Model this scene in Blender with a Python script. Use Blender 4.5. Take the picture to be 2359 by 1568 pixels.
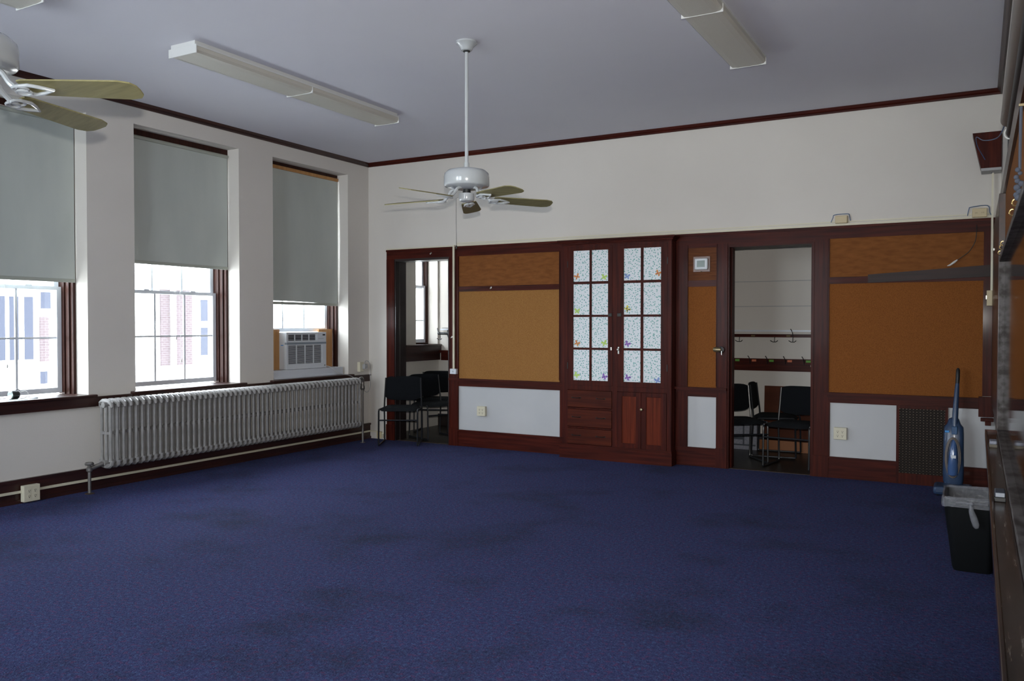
import bpy, bmesh, math, random
from mathutils import Vector, Matrix
from math import pi, sin, cos, radians as R

S = bpy.context.scene
for _o in list(bpy.data.objects):
    bpy.data.objects.remove(_o)

# ---------------------------------------------------------------- camera, world, light, exposure
cam_d = bpy.data.cameras.new('camera')
cam = bpy.data.objects.new('camera', cam_d)
S.collection.objects.link(cam)
CAM = Vector((6.891, -8.512, 1.474))
YAW, PIT, ROL, FPX = 0.51024, -0.019183, 0.000546, 1917.23
fw = Vector((-sin(YAW)*cos(PIT), cos(YAW)*cos(PIT), sin(PIT)))
rt = Vector((cos(YAW), sin(YAW), 0))
up = rt.cross(fw)
rt, up = cos(ROL)*rt + sin(ROL)*up, -sin(ROL)*rt + cos(ROL)*up
cam.matrix_world = Matrix(((rt.x, up.x, -fw.x, CAM.x), (rt.y, up.y, -fw.y, CAM.y), (rt.z, up.z, -fw.z, CAM.z), (0, 0, 0, 1)))
cam_d.sensor_width = 36.0
cam_d.lens = FPX/2359*36
cam_d.clip_start = 0.02
S.camera = cam

S.view_settings.view_transform = 'Standard'
S.view_settings.look = 'None'
S.view_settings.exposure = 3.2
S.view_settings.gamma = 1.0
S.view_settings.use_curve_mapping = False

W = bpy.data.worlds.new('sky')
S.world = W
W.use_nodes = True
_bg = W.node_tree.nodes['Background']
_bg.inputs[0].default_value = (0.86, 0.93, 1.0, 1)
_bg.inputs[1].default_value = 2.0

def lamp(name, kind, loc, energy, color=(1, 1, 1), rot=None, **kw):
    d = bpy.data.lights.new(name, kind)
    d.energy = energy
    d.color = color
    for k, v in kw.items():
        setattr(d, k, v)
    o = bpy.data.objects.new(name, d)
    S.collection.objects.link(o)
    o.location = loc
    if rot is not None:
        o.rotation_euler = rot
    return o

# sun outside, lighting the building across the yard (comes over the roof, never enters the room)
sun = lamp('sun', 'SUN', (0, 0, 20), 0.5, (1, 0.96, 0.9), angle=R(0.6))
sun.rotation_euler = Vector((-0.62, 0.35, -0.70)).to_track_quat('-Z', 'Y').to_euler()
# the camera's flash, just above the lens
flash = lamp('camera_flash', 'SPOT', CAM + Vector((0, 0, 0.13)), 88.0, (1.0, 0.97, 0.92), spot_size=R(88), spot_blend=1.0, shadow_soft_size=0.02)
flash.rotation_euler = (fw + up*0.08).to_track_quat('-Z', 'Y').to_euler()
# sky portals at the window openings (they only guide the sky's own light)
for (py0, py1, pz0, pz1) in ((-5.16, -3.90, .87, 1.85), (-3.43, -2.17, .87, 2.06), (-1.676, -.415, 1.40, 1.72), (1.035, 1.57, 1.2, 3.2), (-6.9, -5.64, .87, 3.3), (-8.63, -7.37, .87, 3.3)):
    p = lamp('window_daylight', 'AREA', (-0.47, (py0+py1)/2, (pz0+pz1)/2), 1.0, rot=(0, -pi/2, 0), shape='RECTANGLE', size=pz1-pz0, size_y=py1-py0)
    p.data.cycles.is_portal = True
REAR = ((0.90, 2.35), (2.75, 4.20))  # unseen rear windows, added to light the room from behind the camera
for (a, b) in REAR:
    p = lamp('window_daylight', 'AREA', ((a+b)/2, -10.42, 2.0), 1.0, rot=(pi/2, 0, 0), shape='RECTANGLE', size=b-a, size_y=2.2)
    p.data.cycles.is_portal = True

random.seed(4)
RX = 7.06      # right wall
H = 3.55       # ceiling
YR = -10.2     # rear wall

# ---------------------------------------------------------------- materials
def nd(t, kind, **kw):
    n = t.nodes.new(kind)
    for k, v in kw.items():
        setattr(n, k, v)
    return n

def mat(name, col, rough=.5, metal=0., coat=0., noise=None, bump=None, spec=.5, emis=None, alpha=None, trans=0., sub=None):
    """noise = (scale(xyz), col2, contrast lo, hi); bump = (scale, strength)"""
    m = bpy.data.materials.new(name)
    m.use_nodes = True
    t = m.node_tree
    b = t.nodes['Principled BSDF']
    b.inputs['Base Color'].default_value = (*col, 1)
    b.inputs['Roughness'].default_value = rough
    b.inputs['Metallic'].default_value = metal
    b.inputs['Coat Weight'].default_value = coat
    b.inputs['Coat Roughness'].default_value = .12
    b.inputs['Specular IOR Level'].default_value = spec
    b.inputs['Transmission Weight'].default_value = trans
    if emis:
        b.inputs['Emission Color'].default_value = (*emis[0], 1)
        b.inputs['Emission Strength'].default_value = emis[1]
    tc = nd(t, 'ShaderNodeTexCoord')
    if noise:
        mp = nd(t, 'ShaderNodeMapping')
        mp.inputs['Scale'].default_value = noise[0]
        t.links.new(tc.outputs['Object'], mp.inputs[0])
        nz = nd(t, 'ShaderNodeTexNoise')
        nz.inputs['Scale'].default_value = 1
        nz.inputs['Detail'].default_value = 5
        t.links.new(mp.outputs[0], nz.inputs['Vector'])
        cr = nd(t, 'ShaderNodeValToRGB')
        cr.color_ramp.elements[0].position = noise[2]
        cr.color_ramp.elements[0].color = (*col, 1)
        cr.color_ramp.elements[1].position = noise[3]
        cr.color_ramp.elements[1].color = (*noise[1], 1)
        t.links.new(nz.outputs[0], cr.inputs[0])
        t.links.new(cr.outputs[0], b.inputs['Base Color'])
    if bump:
        n2 = nd(t, 'ShaderNodeTexNoise')
        n2.inputs['Scale'].default_value = bump[0]
        n2.inputs['Detail'].default_value = 3
        t.links.new(tc.outputs['Object'], n2.inputs['Vector'])
        bp = nd(t, 'ShaderNodeBump')
        bp.inputs['Strength'].default_value = bump[1]
        bp.inputs['Distance'].default_value = .01
        t.links.new(n2.outputs[0], bp.inputs['Height'])
        t.links.new(bp.outputs[0], b.inputs['Normal'])
    return m

M = {}
M['wall'] = mat('wall_paint', (.57, .54, .50), .75, noise=((.8, .8, .8), (.61, .58, .535), .35, .7), bump=(90, .06))
M['white_panel'] = mat('white_panel_paint', (.42, .43, .445), .5, noise=((1.5, 1.5, 1.5), (.46, .465, .475), .35, .7))
M['ceiling'] = mat('ceiling_paint', (.60, .60, .665), .85, noise=((.5, .5, .5), (.65, .65, .705), .35, .7), bump=(60, .05))
M['wood'] = mat('dark_red_varnished_wood', (.030, .0056, .0040), .42, coat=.03, spec=.09, noise=((38, 38, 2.2), (.074, .0120, .0065), .35, .72))
M['wood_h'] = mat('dark_red_varnished_wood_horizontal', (.030, .0056, .0040), .42, coat=.03, spec=.09, noise=((2.2, 38, 38), (.074, .0120, .0065), .35, .72))
M['wood_y'] = mat('dark_wood_along_wall', (.018, .0055, .0045), .42, coat=.2, noise=((38, 2.2, 38), (.04, .010, .006), .35, .72))
M['wood_lt'] = mat('reddish_panel_wood', (.075, .012, .005), .42, coat=.03, spec=.09, noise=((45, 45, 2.0), (.145, .025, .009), .35, .7))
M['wood_lth'] = mat('reddish_drawer_wood', (.042, .0085, .005), .42, coat=.03, spec=.09, noise=((2.0, 45, 45), (.085, .0165, .0075), .35, .7))
M['jamb'] = mat('red_brown_window_jamb_wood', (.024, .009, .007), .45, coat=.0, spec=.15, noise=((40, 40, 2), (.046, .016, .011), .35, .7))
M['dkjamb'] = mat('dark_door_jamb_wood', (.012, .006, .006), .42, coat=.25)
M['cork'] = mat('tan_cork', (.235, .108, .030), .9, noise=((190, 190, 190), (.33, .162, .052), .38, .62), bump=(300, .25), spec=.15)
M['cork_dk'] = mat('brown_cork', (.155, .054, .013), .85, noise=((9, 160, 30), (.21, .078, .020), .35, .7), bump=(300, .15), spec=.2)
M['cork_r'] = mat('orange_brown_cork', (.165, .053, .010), .85, noise=((150, 150, 150), (.235, .083, .017), .38, .62), bump=(300, .2), spec=.2)
M['veneer'] = mat('brown_veneer', (.085, .026, .009), .65, spec=.15, noise=((6, 6, 60), (.15, .052, .018), .35, .7))
M['white'] = mat('white_gloss_enamel', (.43, .455, .47), .18, coat=.4)
M['sash'] = mat('white_vinyl_sash', (.58, .61, .66), .35)
M['cream'] = mat('cream_plastic', (.58, .545, .42), .45)
M['tan'] = mat('tan_plastic', (.50, .41, .25), .45)
M['dark_hole'] = mat('dark_slot', (.02, .016, .013), .8)
M['shade'] = mat('grey_green_shade_cloth', (.42, .45, .42), .85, noise=((3, 3, 1), (.47, .50, .465), .35, .7), bump=(500, .08))
M['hem'] = mat('shade_hem', (.33, .345, .30), .8)
M['orange_wood'] = mat('pine_board', (.36, .17, .055), .55, noise=((30, 30, 1.5), (.45, .24, .09), .35, .7))
M['silver'] = mat('aluminium_radiator_paint', (.20, .195, .19), .45, .1, noise=((14, 14, 14), (.28, .27, .265), .3, .7), bump=(120, .1))
M['pipe'] = mat('dull_metal_pipe', (.22, .21, .20), .35, .7)
M['blade'] = mat('washed_oak_fan_blade', (.185, .165, .075), .5, spec=.25, noise=((3, 42, 42), (.245, .222, .105), .35, .68))
M['lens'] = mat('prismatic_lens', (.50, .48, .42), .28, bump=(260, .25))
M['fixture'] = mat('white_fixture_metal', (.60, .61, .60), .35)
M['black'] = mat('black_plastic', (.010, .011, .012), .5)
M['blackm'] = mat('black_painted_steel', (.010, .011, .014), .32)
M['fabric'] = mat('black_upholstery', (.004, .005, .007), .95, bump=(600, .3), spec=.2)
M['brass'] = mat('dull_brass', (.30, .25, .15), .35, .8)
M['gold'] = mat('gold_hook', (.62, .46, .20), .25, .9)
M['iron'] = mat('dark_iron_pull', (.03, .03, .028), .4, .6)
M['steel'] = mat('bright_steel', (.55, .54, .50), .25, .9)
M['ac'] = mat('ac_white_plastic', (.58, .61, .64), .38)
M['acg'] = mat('ac_grey_band', (.22, .26, .30), .4)
M['grilled'] = mat('dark_grille_inside', (.035, .035, .04), .6)
M['blue'] = mat('blue_vacuum_plastic', (.026, .052, .112), .35, coat=.1)
M['blue_cl'] = mat('clear_blue_cup', (.06, .12, .28), .12, coat=.6)
M['blue_br'] = mat('bright_blue_switch', (.03, .25, .62), .4)
M['cable_b'] = mat('blue_cable', (.03, .09, .20), .5)
M['cord'] = mat('grey_cord', (.35, .35, .35), .6)
M['cordw'] = mat('white_cord', (.62, .62, .60), .6)
M['rubberc'] = mat('black_cord', (.012, .012, .012), .6)
M['label'] = mat('grey_white_label', (.30, .32, .36), .6)
def liner_mat():
    m = mat('thin_translucent_white_liner', (.30, .31, .34), .25, bump=(38, .9), spec=.5)
    t = m.node_tree
    o = t.nodes['Material Output']
    b = t.nodes['Principled BSDF']
    mx = nd(t, 'ShaderNodeMixShader')
    tr = nd(t, 'ShaderNodeBsdfTransparent')
    mx.inputs[0].default_value = .42
    t.links.new(tr.outputs[0], mx.inputs[1])
    t.links.new(b.outputs[0], mx.inputs[2])
    t.links.new(mx.outputs[0], o.inputs[0])
    return m
M['liner'] = liner_mat()
M['bin'] = mat('black_bin_plastic', (.004, .005, .006), .6, spec=.15)
M['lcd'] = mat('lcd_grey', (.10, .14, .12), .25)
M['tube'] = mat('taupe_screen_case', (.14, .115, .10), .45, noise=((2, 2, 2), (.16, .135, .118), .3, .7))
M['alum'] = mat('scuffed_aluminium_trim', (.12, .11, .108), .6, .0, spec=.3, noise=((20, 9, 20), (.04, .033, .03), .4, .62))
M['yarn'] = mat('grey_blue_yarn', (.06, .07, .095), .95)
M['grn'] = mat('green_label', (.10, .30, .03), .6)
M['org'] = mat('orange_label', (.50, .13, .05), .6)
M['yel'] = mat('old_gold_label', (.12, .08, .02), .6)
M['clockface'] = mat('silver_clock_face', (.40, .47, .46), .25, .5)
M['paper'] = mat('white_paper', (.7, .74, .78), .7)
M['paperg'] = mat('pale_green_paper', (.45, .60, .56), .7)
M['felt'] = mat('dusty_eraser_felt', (.16, .14, .11), .9)
M['darkfloor'] = mat('dark_wood_closet_floor', (.012, .010, .008), .35, noise=((8, 1.2, 8), (.022, .017, .013), .35, .7))
M['plank'] = mat('near_black_stained_plank', (.016, .007, .006), .5, spec=.25, noise=((2.2, 38, 38), (.030, .012, .010), .35, .72))
M['flooredge'] = mat('worn_threshold', (.05, .028, .016), .6)
M['brownboard'] = mat('brown_tabletop_laminate', (.060, .017, .008), .6, spec=.1, noise=((2, 2, 20), (.080, .022, .010), .35, .7))
M['brownboard_o'] = mat('orange_brown_panel', (.22, .075, .018), .6)
M['boxw'] = mat('white_box_plastic', (.20, .21, .26), .6, noise=((60, 60, 60), (.26, .27, .32), .4, .6))
M['boxg'] = mat('grey_box_plastic', (.05, .06, .08), .6)
M['facade'] = mat('white_siding', (.80, .80, .80), .8)
M['ground'] = mat('pale_concrete', (.62, .61, .58), .9)
M['bluegl'] = mat('blue_grey_window_glass', (.040, .044, .060), .6, spec=.05)
M['roof'] = mat('grey_roof_shingle', (.30, .30, .32), .9)

# brick
def brick():
    m = mat('pinkish_brick', (.4, .2, .2), .9)
    t = m.node_tree
    b = t.nodes['Principled BSDF']
    tc = nd(t, 'ShaderNodeTexCoord')
    mp = nd(t, 'ShaderNodeMapping')
    mp.inputs['Rotation'].default_value = (pi/2, 0, pi/2)
    t.links.new(tc.outputs['Object'], mp.inputs[0])
    sx = nd(t, 'ShaderNodeSeparateXYZ')
    cb = nd(t, 'ShaderNodeCombineXYZ')
    t.links.new(tc.outputs['Object'], sx.inputs[0])
    t.links.new(sx.outputs[1], cb.inputs[0])
    t.links.new(sx.outputs[2], cb.inputs[1])
    br = nd(t, 'ShaderNodeTexBrick')
    br.inputs['Color1'].default_value = (.052, .037, .041, 1)
    br.inputs['Color2'].default_value = (.060, .044, .048, 1)
    br.inputs['Mortar'].default_value = (.078, .068, .073, 1)
    br.inputs['Scale'].default_value = 1
    br.inputs['Brick Width'].default_value = .13
    br.inputs['Row Height'].default_value = .05
    br.inputs['Mortar Size'].default_value = .006
    t.links.new(cb.outputs[0], br.inputs['Vector'])
    t.links.new(br.outputs[0], b.inputs['Base Color'])
    return m
M['brick'] = brick()

# window glass: thin, clear
def glass():
    m = bpy.data.materials.new('clear_window_glass')
    m.use_nodes = True
    t = m.node_tree
    t.nodes.clear()
    o = nd(t, 'ShaderNodeOutputMaterial')
    mx = nd(t, 'ShaderNodeMixShader')
    tr = nd(t, 'ShaderNodeBsdfTransparent')
    gl = nd(t, 'ShaderNodeBsdfGlossy')
    gl.inputs['Roughness'].default_value = .02
    tr.inputs[0].default_value = (.95, .96, .96, 1)
    lw = nd(t, 'ShaderNodeLayerWeight')
    lw.inputs[0].default_value = .5
    pw = nd(t, 'ShaderNodeMath', operation='POWER')
    pw.inputs[1].default_value = 5
    ml = nd(t, 'ShaderNodeMath', operation='MULTIPLY_ADD')
    ml.inputs[1].default_value = .7
    ml.inputs[2].default_value = .03
    t.links.new(lw.outputs['Facing'], pw.inputs[0])
    t.links.new(pw.outputs[0], ml.inputs[0])
    t.links.new(ml.outputs[0], mx.inputs[0])
    t.links.new(tr.outputs[0], mx.inputs[1])
    t.links.new(gl.outputs[0], mx.inputs[2])
    t.links.new(mx.outputs[0], o.inputs[0])
    return m
M['glass'] = glass()

# carpet: flecked blue / purple / teal with worn dark blotches
def carpet():
    m = mat('blue_flecked_carpet', (.03, .035, .10), .95, bump=(110, .9), spec=.1)
    t = m.node_tree
    b = t.nodes['Principled BSDF']
    tc = nd(t, 'ShaderNodeTexCoord')
    def noise(sc, det, rough=.6):
        n = nd(t, 'ShaderNodeTexNoise')
        n.inputs['Scale'].default_value = sc
        n.inputs['Detail'].default_value = det
        n.inputs['Roughness'].default_value = rough
        t.links.new(tc.outputs['Object'], n.inputs['Vector'])
        return n
    n1 = noise(48, 4, .85)
    cr = nd(t, 'ShaderNodeValToRGB')
    e = cr.color_ramp.elements
    e[0].position = .36
    e[0].color = (0.0091, 0.0137, 0.0529, 1)
    e[1].position = .64
    e[1].color = (0.0523, 0.0878, 0.1962, 1)
    a = e.new(.45); a.color = (0.0224, 0.0292, 0.0931, 1)
    a = e.new(.50); a.color = (0.0356, 0.0334, 0.1012, 1)
    a = e.new(.56); a.color = (0.0276, 0.0481, 0.1242, 1)
    t.links.new(n1.outputs[0], cr.inputs[0])
    n3 = noise(38, 2)
    cr3 = nd(t, 'ShaderNodeValToRGB')
    cr3.color_ramp.elements[0].position = .56
    cr3.color_ramp.elements[0].color = (0, 0, 0, 1)
    cr3.color_ramp.elements[1].position = .64
    cr3.color_ramp.elements[1].color = (1, 1, 1, 1)
    t.links.new(n3.outputs[0], cr3.inputs[0])
    mr = nd(t, 'ShaderNodeMix', data_type='RGBA')
    mr.inputs[7].default_value = (0.0684, 0.0307, 0.0906, 1)
    t.links.new(cr3.outputs[0], mr.inputs[0])
    t.links.new(cr.outputs[0], mr.inputs[6])
    # stains
    n2 = noise(1.15, 6, .65)
    cr2 = nd(t, 'ShaderNodeValToRGB')
    cr2.color_ramp.elements[0].position = .30
    cr2.color_ramp.elements[0].color = (.58, .60, .52, 1)
    cr2.color_ramp.elements[1].position = .50
    cr2.color_ramp.elements[1].color = (1, 1, 1, 1)
    t.links.new(n2.outputs[0], cr2.inputs[0])
    mul = nd(t, 'ShaderNodeMix', data_type='RGBA', blend_type='MULTIPLY')
    mul.inputs[0].default_value = 1
    t.links.new(mr.outputs[2], mul.inputs[6])
    t.links.new(cr2.outputs[0], mul.inputs[7])
    t.links.new(mul.outputs[2], b.inputs['Base Color'])
    b.inputs['Sheen Weight'].default_value = .04
    b.inputs['Sheen Roughness'].default_value = .5
    b.inputs['Sheen Tint'].default_value = (.4, .5, .9, 1)
    return m
M['carpet'] = carpet()

# paper with little green clovers
def clover():
    m = mat('clover_print_paper', (.70, .75, .78), .6)
    t = m.node_tree
    b = t.nodes['Principled BSDF']
    tc = nd(t, 'ShaderNodeTexCoord')
    sx = nd(t, 'ShaderNodeSeparateXYZ')
    cb = nd(t, 'ShaderNodeCombineXYZ')
    t.links.new(tc.outputs['Object'], sx.inputs[0])
    t.links.new(sx.outputs[0], cb.inputs[0])
    t.links.new(sx.outputs[2], cb.inputs[1])
    nz = nd(t, 'ShaderNodeTexNoise')
    nz.inputs['Scale'].default_value = 95
    t.links.new(cb.outputs[0], nz.inputs['Vector'])
    ad = nd(t, 'ShaderNodeMix', data_type='VECTOR')
    ad.inputs[0].default_value = .012
    t.links.new(cb.outputs[0], ad.inputs[4])
    t.links.new(nz.outputs[1], ad.inputs[5])
    def spots(scale, thr, col, prev):
        v = nd(t, 'ShaderNodeTexVoronoi', voronoi_dimensions='2D')
        v.inputs['Scale'].default_value = scale
        t.links.new(ad.outputs[1], v.inputs['Vector'])
        lt = nd(t, 'ShaderNodeMath', operation='LESS_THAN')
        lt.inputs[1].default_value = thr
        t.links.new(v.outputs['Distance'], lt.inputs[0])
        mx = nd(t, 'ShaderNodeMix', data_type='RGBA')
        mx.inputs[7].default_value = (*col, 1)
        t.links.new(lt.outputs[0], mx.inputs[0])
        if prev is None:
            mx.inputs[6].default_value = (.72, .76, .79, 1)
        else:
            t.links.new(prev, mx.inputs[6])
        return mx.outputs[2]
    a = spots(36, .22, (.16, .40, .38), None)
    a = spots(58, .10, (.22, .26, .34), a)
    t.links.new(a, b.inputs['Base Color'])
    return m
M['clover'] = clover()

# ---------------------------------------------------------------- mesh helpers
class MB:
    def __init__(s):
        s.bm = bmesh.new()
    def box(s, x0, x1, y0, y1, z0, z1, bev=0.0, rot=None, piv=None):
        x0, x1 = min(x0, x1), max(x0, x1)
        y0, y1 = min(y0, y1), max(y0, y1)
        z0, z1 = min(z0, z1), max(z0, z1)
        r = bmesh.ops.create_cube(s.bm, size=1)
        vs = r['verts']
        for v in vs:
            v.co = Vector(((x0+x1)/2+v.co.x*(x1-x0), (y0+y1)/2+v.co.y*(y1-y0), (z0+z1)/2+v.co.z*(z1-z0)))
        if bev > 0:
            es = list({e for v in vs for e in v.link_edges})
            rr = bmesh.ops.bevel(s.bm, geom=es, offset=bev, segments=2, profile=.5, affect='EDGES')
            vs = rr['verts'] if rr['verts'] else vs
            vs = list({v for f in rr['faces'] for v in f.verts} | {v for v in vs if v.is_valid})
        if rot is not None:
            p = Vector(piv) if piv else Vector(((x0+x1)/2, (y0+y1)/2, (z0+z1)/2))
            for v in vs:
                v.co = p + rot @ (v.co - p)
        return s
    def tube(s, pts, r, n=10, closed=False):
        pts = [Vector(p) for p in pts]
        rs = r if isinstance(r, (list, tuple)) else [r]*len(pts)
        rings = []
        N = len(pts)
        prev = None
        for i, p in enumerate(pts):
            if closed:
                d = (pts[(i+1) % N]-pts[i-1])
            else:
                d = (pts[min(i+1, N-1)]-pts[max(i-1, 0)])
            if d.length < 1e-9:
                d = Vector((0, 0, 1))
            d.normalize()
            if prev is None:
                a = d.orthogonal().normalized()
            else:
                a = (prev - d*prev.dot(d))
                a = a.normalized() if a.length > 1e-6 else d.orthogonal().normalized()
            prev = a
            c = d.cross(a)
            rings.append([s.bm.verts.new(p + (a*cos(2*pi*k/n)+c*sin(2*pi*k/n))*rs[i]) for k in range(n)])
        rng = range(N if closed else N-1)
        for i in rng:
            A, B = rings[i], rings[(i+1) % N]
            for k in range(n):
                f = s.bm.faces.new((A[k], A[(k+1) % n], B[(k+1) % n], B[k]))
                f.smooth = True
        if not closed:
            s.bm.faces.new(rings[0][::-1])
            s.bm.faces.new(rings[-1])
        return s
    def cyl(s, a, b, r, n=20):
        return s.tube([a, b], r, n)
    def lathe(s, prof, c=(0, 0, 0), n=28, axis='z'):
        c = Vector(c)
        rings = []
        for (r, h) in prof:
            ring = []
            for k in range(n):
                a = 2*pi*k/n
                if axis == 'z': q = Vector((r*cos(a), r*sin(a), h))
                elif axis == 'x': q = Vector((h, r*cos(a), r*sin(a)))
                else: q = Vector((r*sin(a), h, r*cos(a)))
                ring.append(s.bm.verts.new(c+q))
            rings.append(ring)
        for A, B in zip(rings, rings[1:]):
            for k in range(n):
                f = s.bm.faces.new((A[k], A[(k+1) % n], B[(k+1) % n], B[k]))
                f.smooth = True
        if prof[0][0] > 1e-4: s.bm.faces.new(rings[0][::-1])
        if prof[-1][0] > 1e-4: s.bm.faces.new(rings[-1])
        return s
    def prism(s, pts, ext):
        """pts: 3D outline, extruded by vector ext"""
        ext = Vector(ext)
        a = [s.bm.verts.new(Vector(p)) for p in pts]
        b = [s.bm.verts.new(Vector(p)+ext) for p in pts]
        s.bm.faces.new(a[::-1])
        s.bm.faces.new(b)
        n = len(pts)
        for i in range(n):
            s.bm.faces.new((a[i], a[(i+1) % n], b[(i+1) % n], b[i]))
        return s
    def ball(s, c, r, sc=(1, 1, 1)):
        q = bmesh.ops.create_uvsphere(s.bm, u_segments=14, v_segments=10, radius=r)
        for v in q['verts']:
            v.co = Vector(c)+Vector((v.co.x*sc[0], v.co.y*sc[1], v.co.z*sc[2]))
            for f in v.link_faces: f.smooth = True
        return s
    def xf(s, mtx):
        bmesh.ops.transform(s.bm, matrix=mtx, verts=s.bm.verts)
        return s
    def build(s, name, m, parent=None, off=None):
        bmesh.ops.recalc_face_normals(s.bm, faces=s.bm.faces)
        if parent is not None:
            base = off if off is not None else Vector(parent.get('_w', (0, 0, 0)))
            bmesh.ops.translate(s.bm, verts=s.bm.verts, vec=-Vector(base))
        me = bpy.data.meshes.new(name)
        s.bm.to_mesh(me)
        s.bm.free()
        if any(p.use_smooth for p in me.polygons):
            me.set_sharp_from_angle(angle=R(42))
        me.materials.append(M[m] if isinstance(m, str) else m)
        o = bpy.data.objects.new(name, me)
        S.collection.objects.link(o)
        if parent is not None:
            o.parent = parent
            o['_w'] = tuple(base)
        return o

def rnd(pts, n=6):
    """Catmull-Rom through points"""
    P = [Vector(p) for p in pts]
    out = []
    for i in range(len(P)-1):
        a, b, c, d = P[max(i-1, 0)], P[i], P[i+1], P[min(i+2, len(P)-1)]
        for k in range(n):
            t = k/n
            out.append(.5*((2*b)+(-a+c)*t+(2*a-5*b+4*c-d)*t*t+(-a+3*b-3*c+d)*t**3))
    out.append(P[-1])
    return out

def tag(o, label, cat, group=None):
    o['label'] = label
    o['category'] = cat
    if group: o['group'] = group
    return o

def thing(name, label, cat, loc=(0, 0, 0), group=None):
    o = bpy.data.objects.new(name, None)
    o.empty_display_size = .1
    S.collection.objects.link(o)
    o.location = loc
    o['_w'] = tuple(loc)
    if label: tag(o, label, cat, group)
    return o

def struct(o):
    o['kind'] = 'structure'
    return o

def sroot(name, loc=(0, 0, 0)):
    return struct(thing(name, None, None, loc))

def B(name, m, parent, *boxes, bev=0.0):
    mb = MB()
    for i, b in enumerate(boxes):
        e = i*.00016          # keeps neighbouring boxes of one part off each other's planes
        mb.box(min(b[0], b[1])-e, max(b[0], b[1])+e, min(b[2], b[3])-e, max(b[2], b[3])+e, min(b[4], b[5])-e, max(b[4], b[5])+e, bev=bev)
    return mb.build(name, m, parent)

def dup(root, loc, rotz=0., label=None, group=None):
    r = root.copy()
    S.collection.objects.link(r)
    r.location = loc
    r.rotation_euler = (0, 0, rotz)
    if label: r['label'] = label
    if group: r['group'] = group
    for ch in list(root.children):
        c = ch.copy(); S.collection.objects.link(c); c.parent = r
        for g in list(ch.children):
            d = g.copy(); S.collection.objects.link(d); d.parent = c
    return r

def wallgrid(axis, a0, a1, z0, z1, t0, t1, holes):
    """wall slab with rectangular holes; axis 'x': wall in plane x (runs along y)"""
    us = sorted({a0, a1, *[h[0] for h in holes], *[h[1] for h in holes]})
    zs = sorted({z0, z1, *[h[2] for h in holes], *[h[3] for h in holes]})
    mb = MB()
    for i in range(len(us)-1):
        run = None
        for j in range(len(zs)-1):
            uc, zc = (us[i]+us[i+1])/2, (zs[j]+zs[j+1])/2
            solid = not any(h[0] < uc < h[1] and h[2] < zc < h[3] for h in holes)
            if solid:
                run = [zs[j], zs[j+1]] if run is None else [run[0], zs[j+1]]
            if (not solid or j == len(zs)-2) and run:
                if axis == 'x': mb.box(t0, t1, us[i], us[i+1], run[0], run[1])
                else: mb.box(us[i], us[i+1], t0, t1, run[0], run[1])
                run = None
    return mb

# ---------------------------------------------------------------- shell
WINS = [(-5.16, -3.905), (-3.43, -2.165), (-1.676, -.405), (-6.9, -5.64), (-8.63, -7.37)]
ZS, ZT = .83, 3.345
holes = [(a, b, ZS, ZT) for a, b in WINS] + [(1.035, 1.575, 1.19, ZT)]
struct(wallgrid('x', YR, 1.8, 0, H+.1, -.45, 0, holes).build('wall_left', 'wall'))
DOORS = [(.43, 1.26, 0, 2.29), (4.66, 5.49, 0, 2.275)]
struct(wallgrid('y', 0, RX+.2, 0, H+.1, 0, .2, DOORS).build('wall_back', 'wall'))
struct(B('wall_right', 'wall', None, (RX, RX+.2, YR, 0, 0, H+.1)))
struct(wallgrid('y', 0, RX, 0, H+.1, YR-.2, YR, [(a, b, .9, 3.1) for a, b in REAR]).build('wall_rear', 'wall'))
struct(B('floor', 'carpet', None, (0, RX, YR, .02, -.1, 0)))
struct(B('ceiling', 'ceiling', None, (0, RX, YR, 0, H, H+.1)))
# cloakroom behind the back wall
struct(B('wall_cloakroom', 'wall', None, (0, RX, 1.6, 1.8, 0, H)))
struct(B('wall_cloakroom_end', 'wall', None, (RX, RX+.2, .2, 1.8, 0, H+.1)))
struct(B('floor_cloakroom', 'darkfloor', None, (-.1, RX, .02, 1.7, -.1, .0005)))
struct(B('ceiling_cloakroom', 'wall', None, (0, RX, .2, 1.6, H, H+.1)))

def crown(name, pts, ext, m):
    struct(MB().prism(pts, ext).build(name, m))
prof = [(0, 0), (0, -.050), (.014, -.050), (.018, -.036), (.030, -.024), (.036, -.010), (.040, 0)]
crown('trim_1', [(a, YR, H+b) for a, b in prof], (0, -YR, 0), 'wood_y')
crown('trim_2', [(0, -a, H+b) for a, b in prof], (RX, 0, 0), 'wood_h')
crown('trim_3', [(RX-a, YR, H+b) for a, b in prof], (0, -YR, 0), 'wood_y')

# baseboards (left wall, with a cap moulding)
struct(B('baseboard_left', 'wood_y', None, (0, .02, YR, 0, 0, .175), (0, .032, YR, 0, .175, .198), (0, .034, YR, 0, 0, .03)))
# chair rail on the left wall
struct(B('trim_4', 'wood_y', None, (0, .022, YR, 0, .742, .815), (0, .034, YR, 0, .815, .829)))
struct(B('baseboard_rear', 'wood_h', None, (0.03, RX-.1, YR, YR+.02, 0, .19)))

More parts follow.
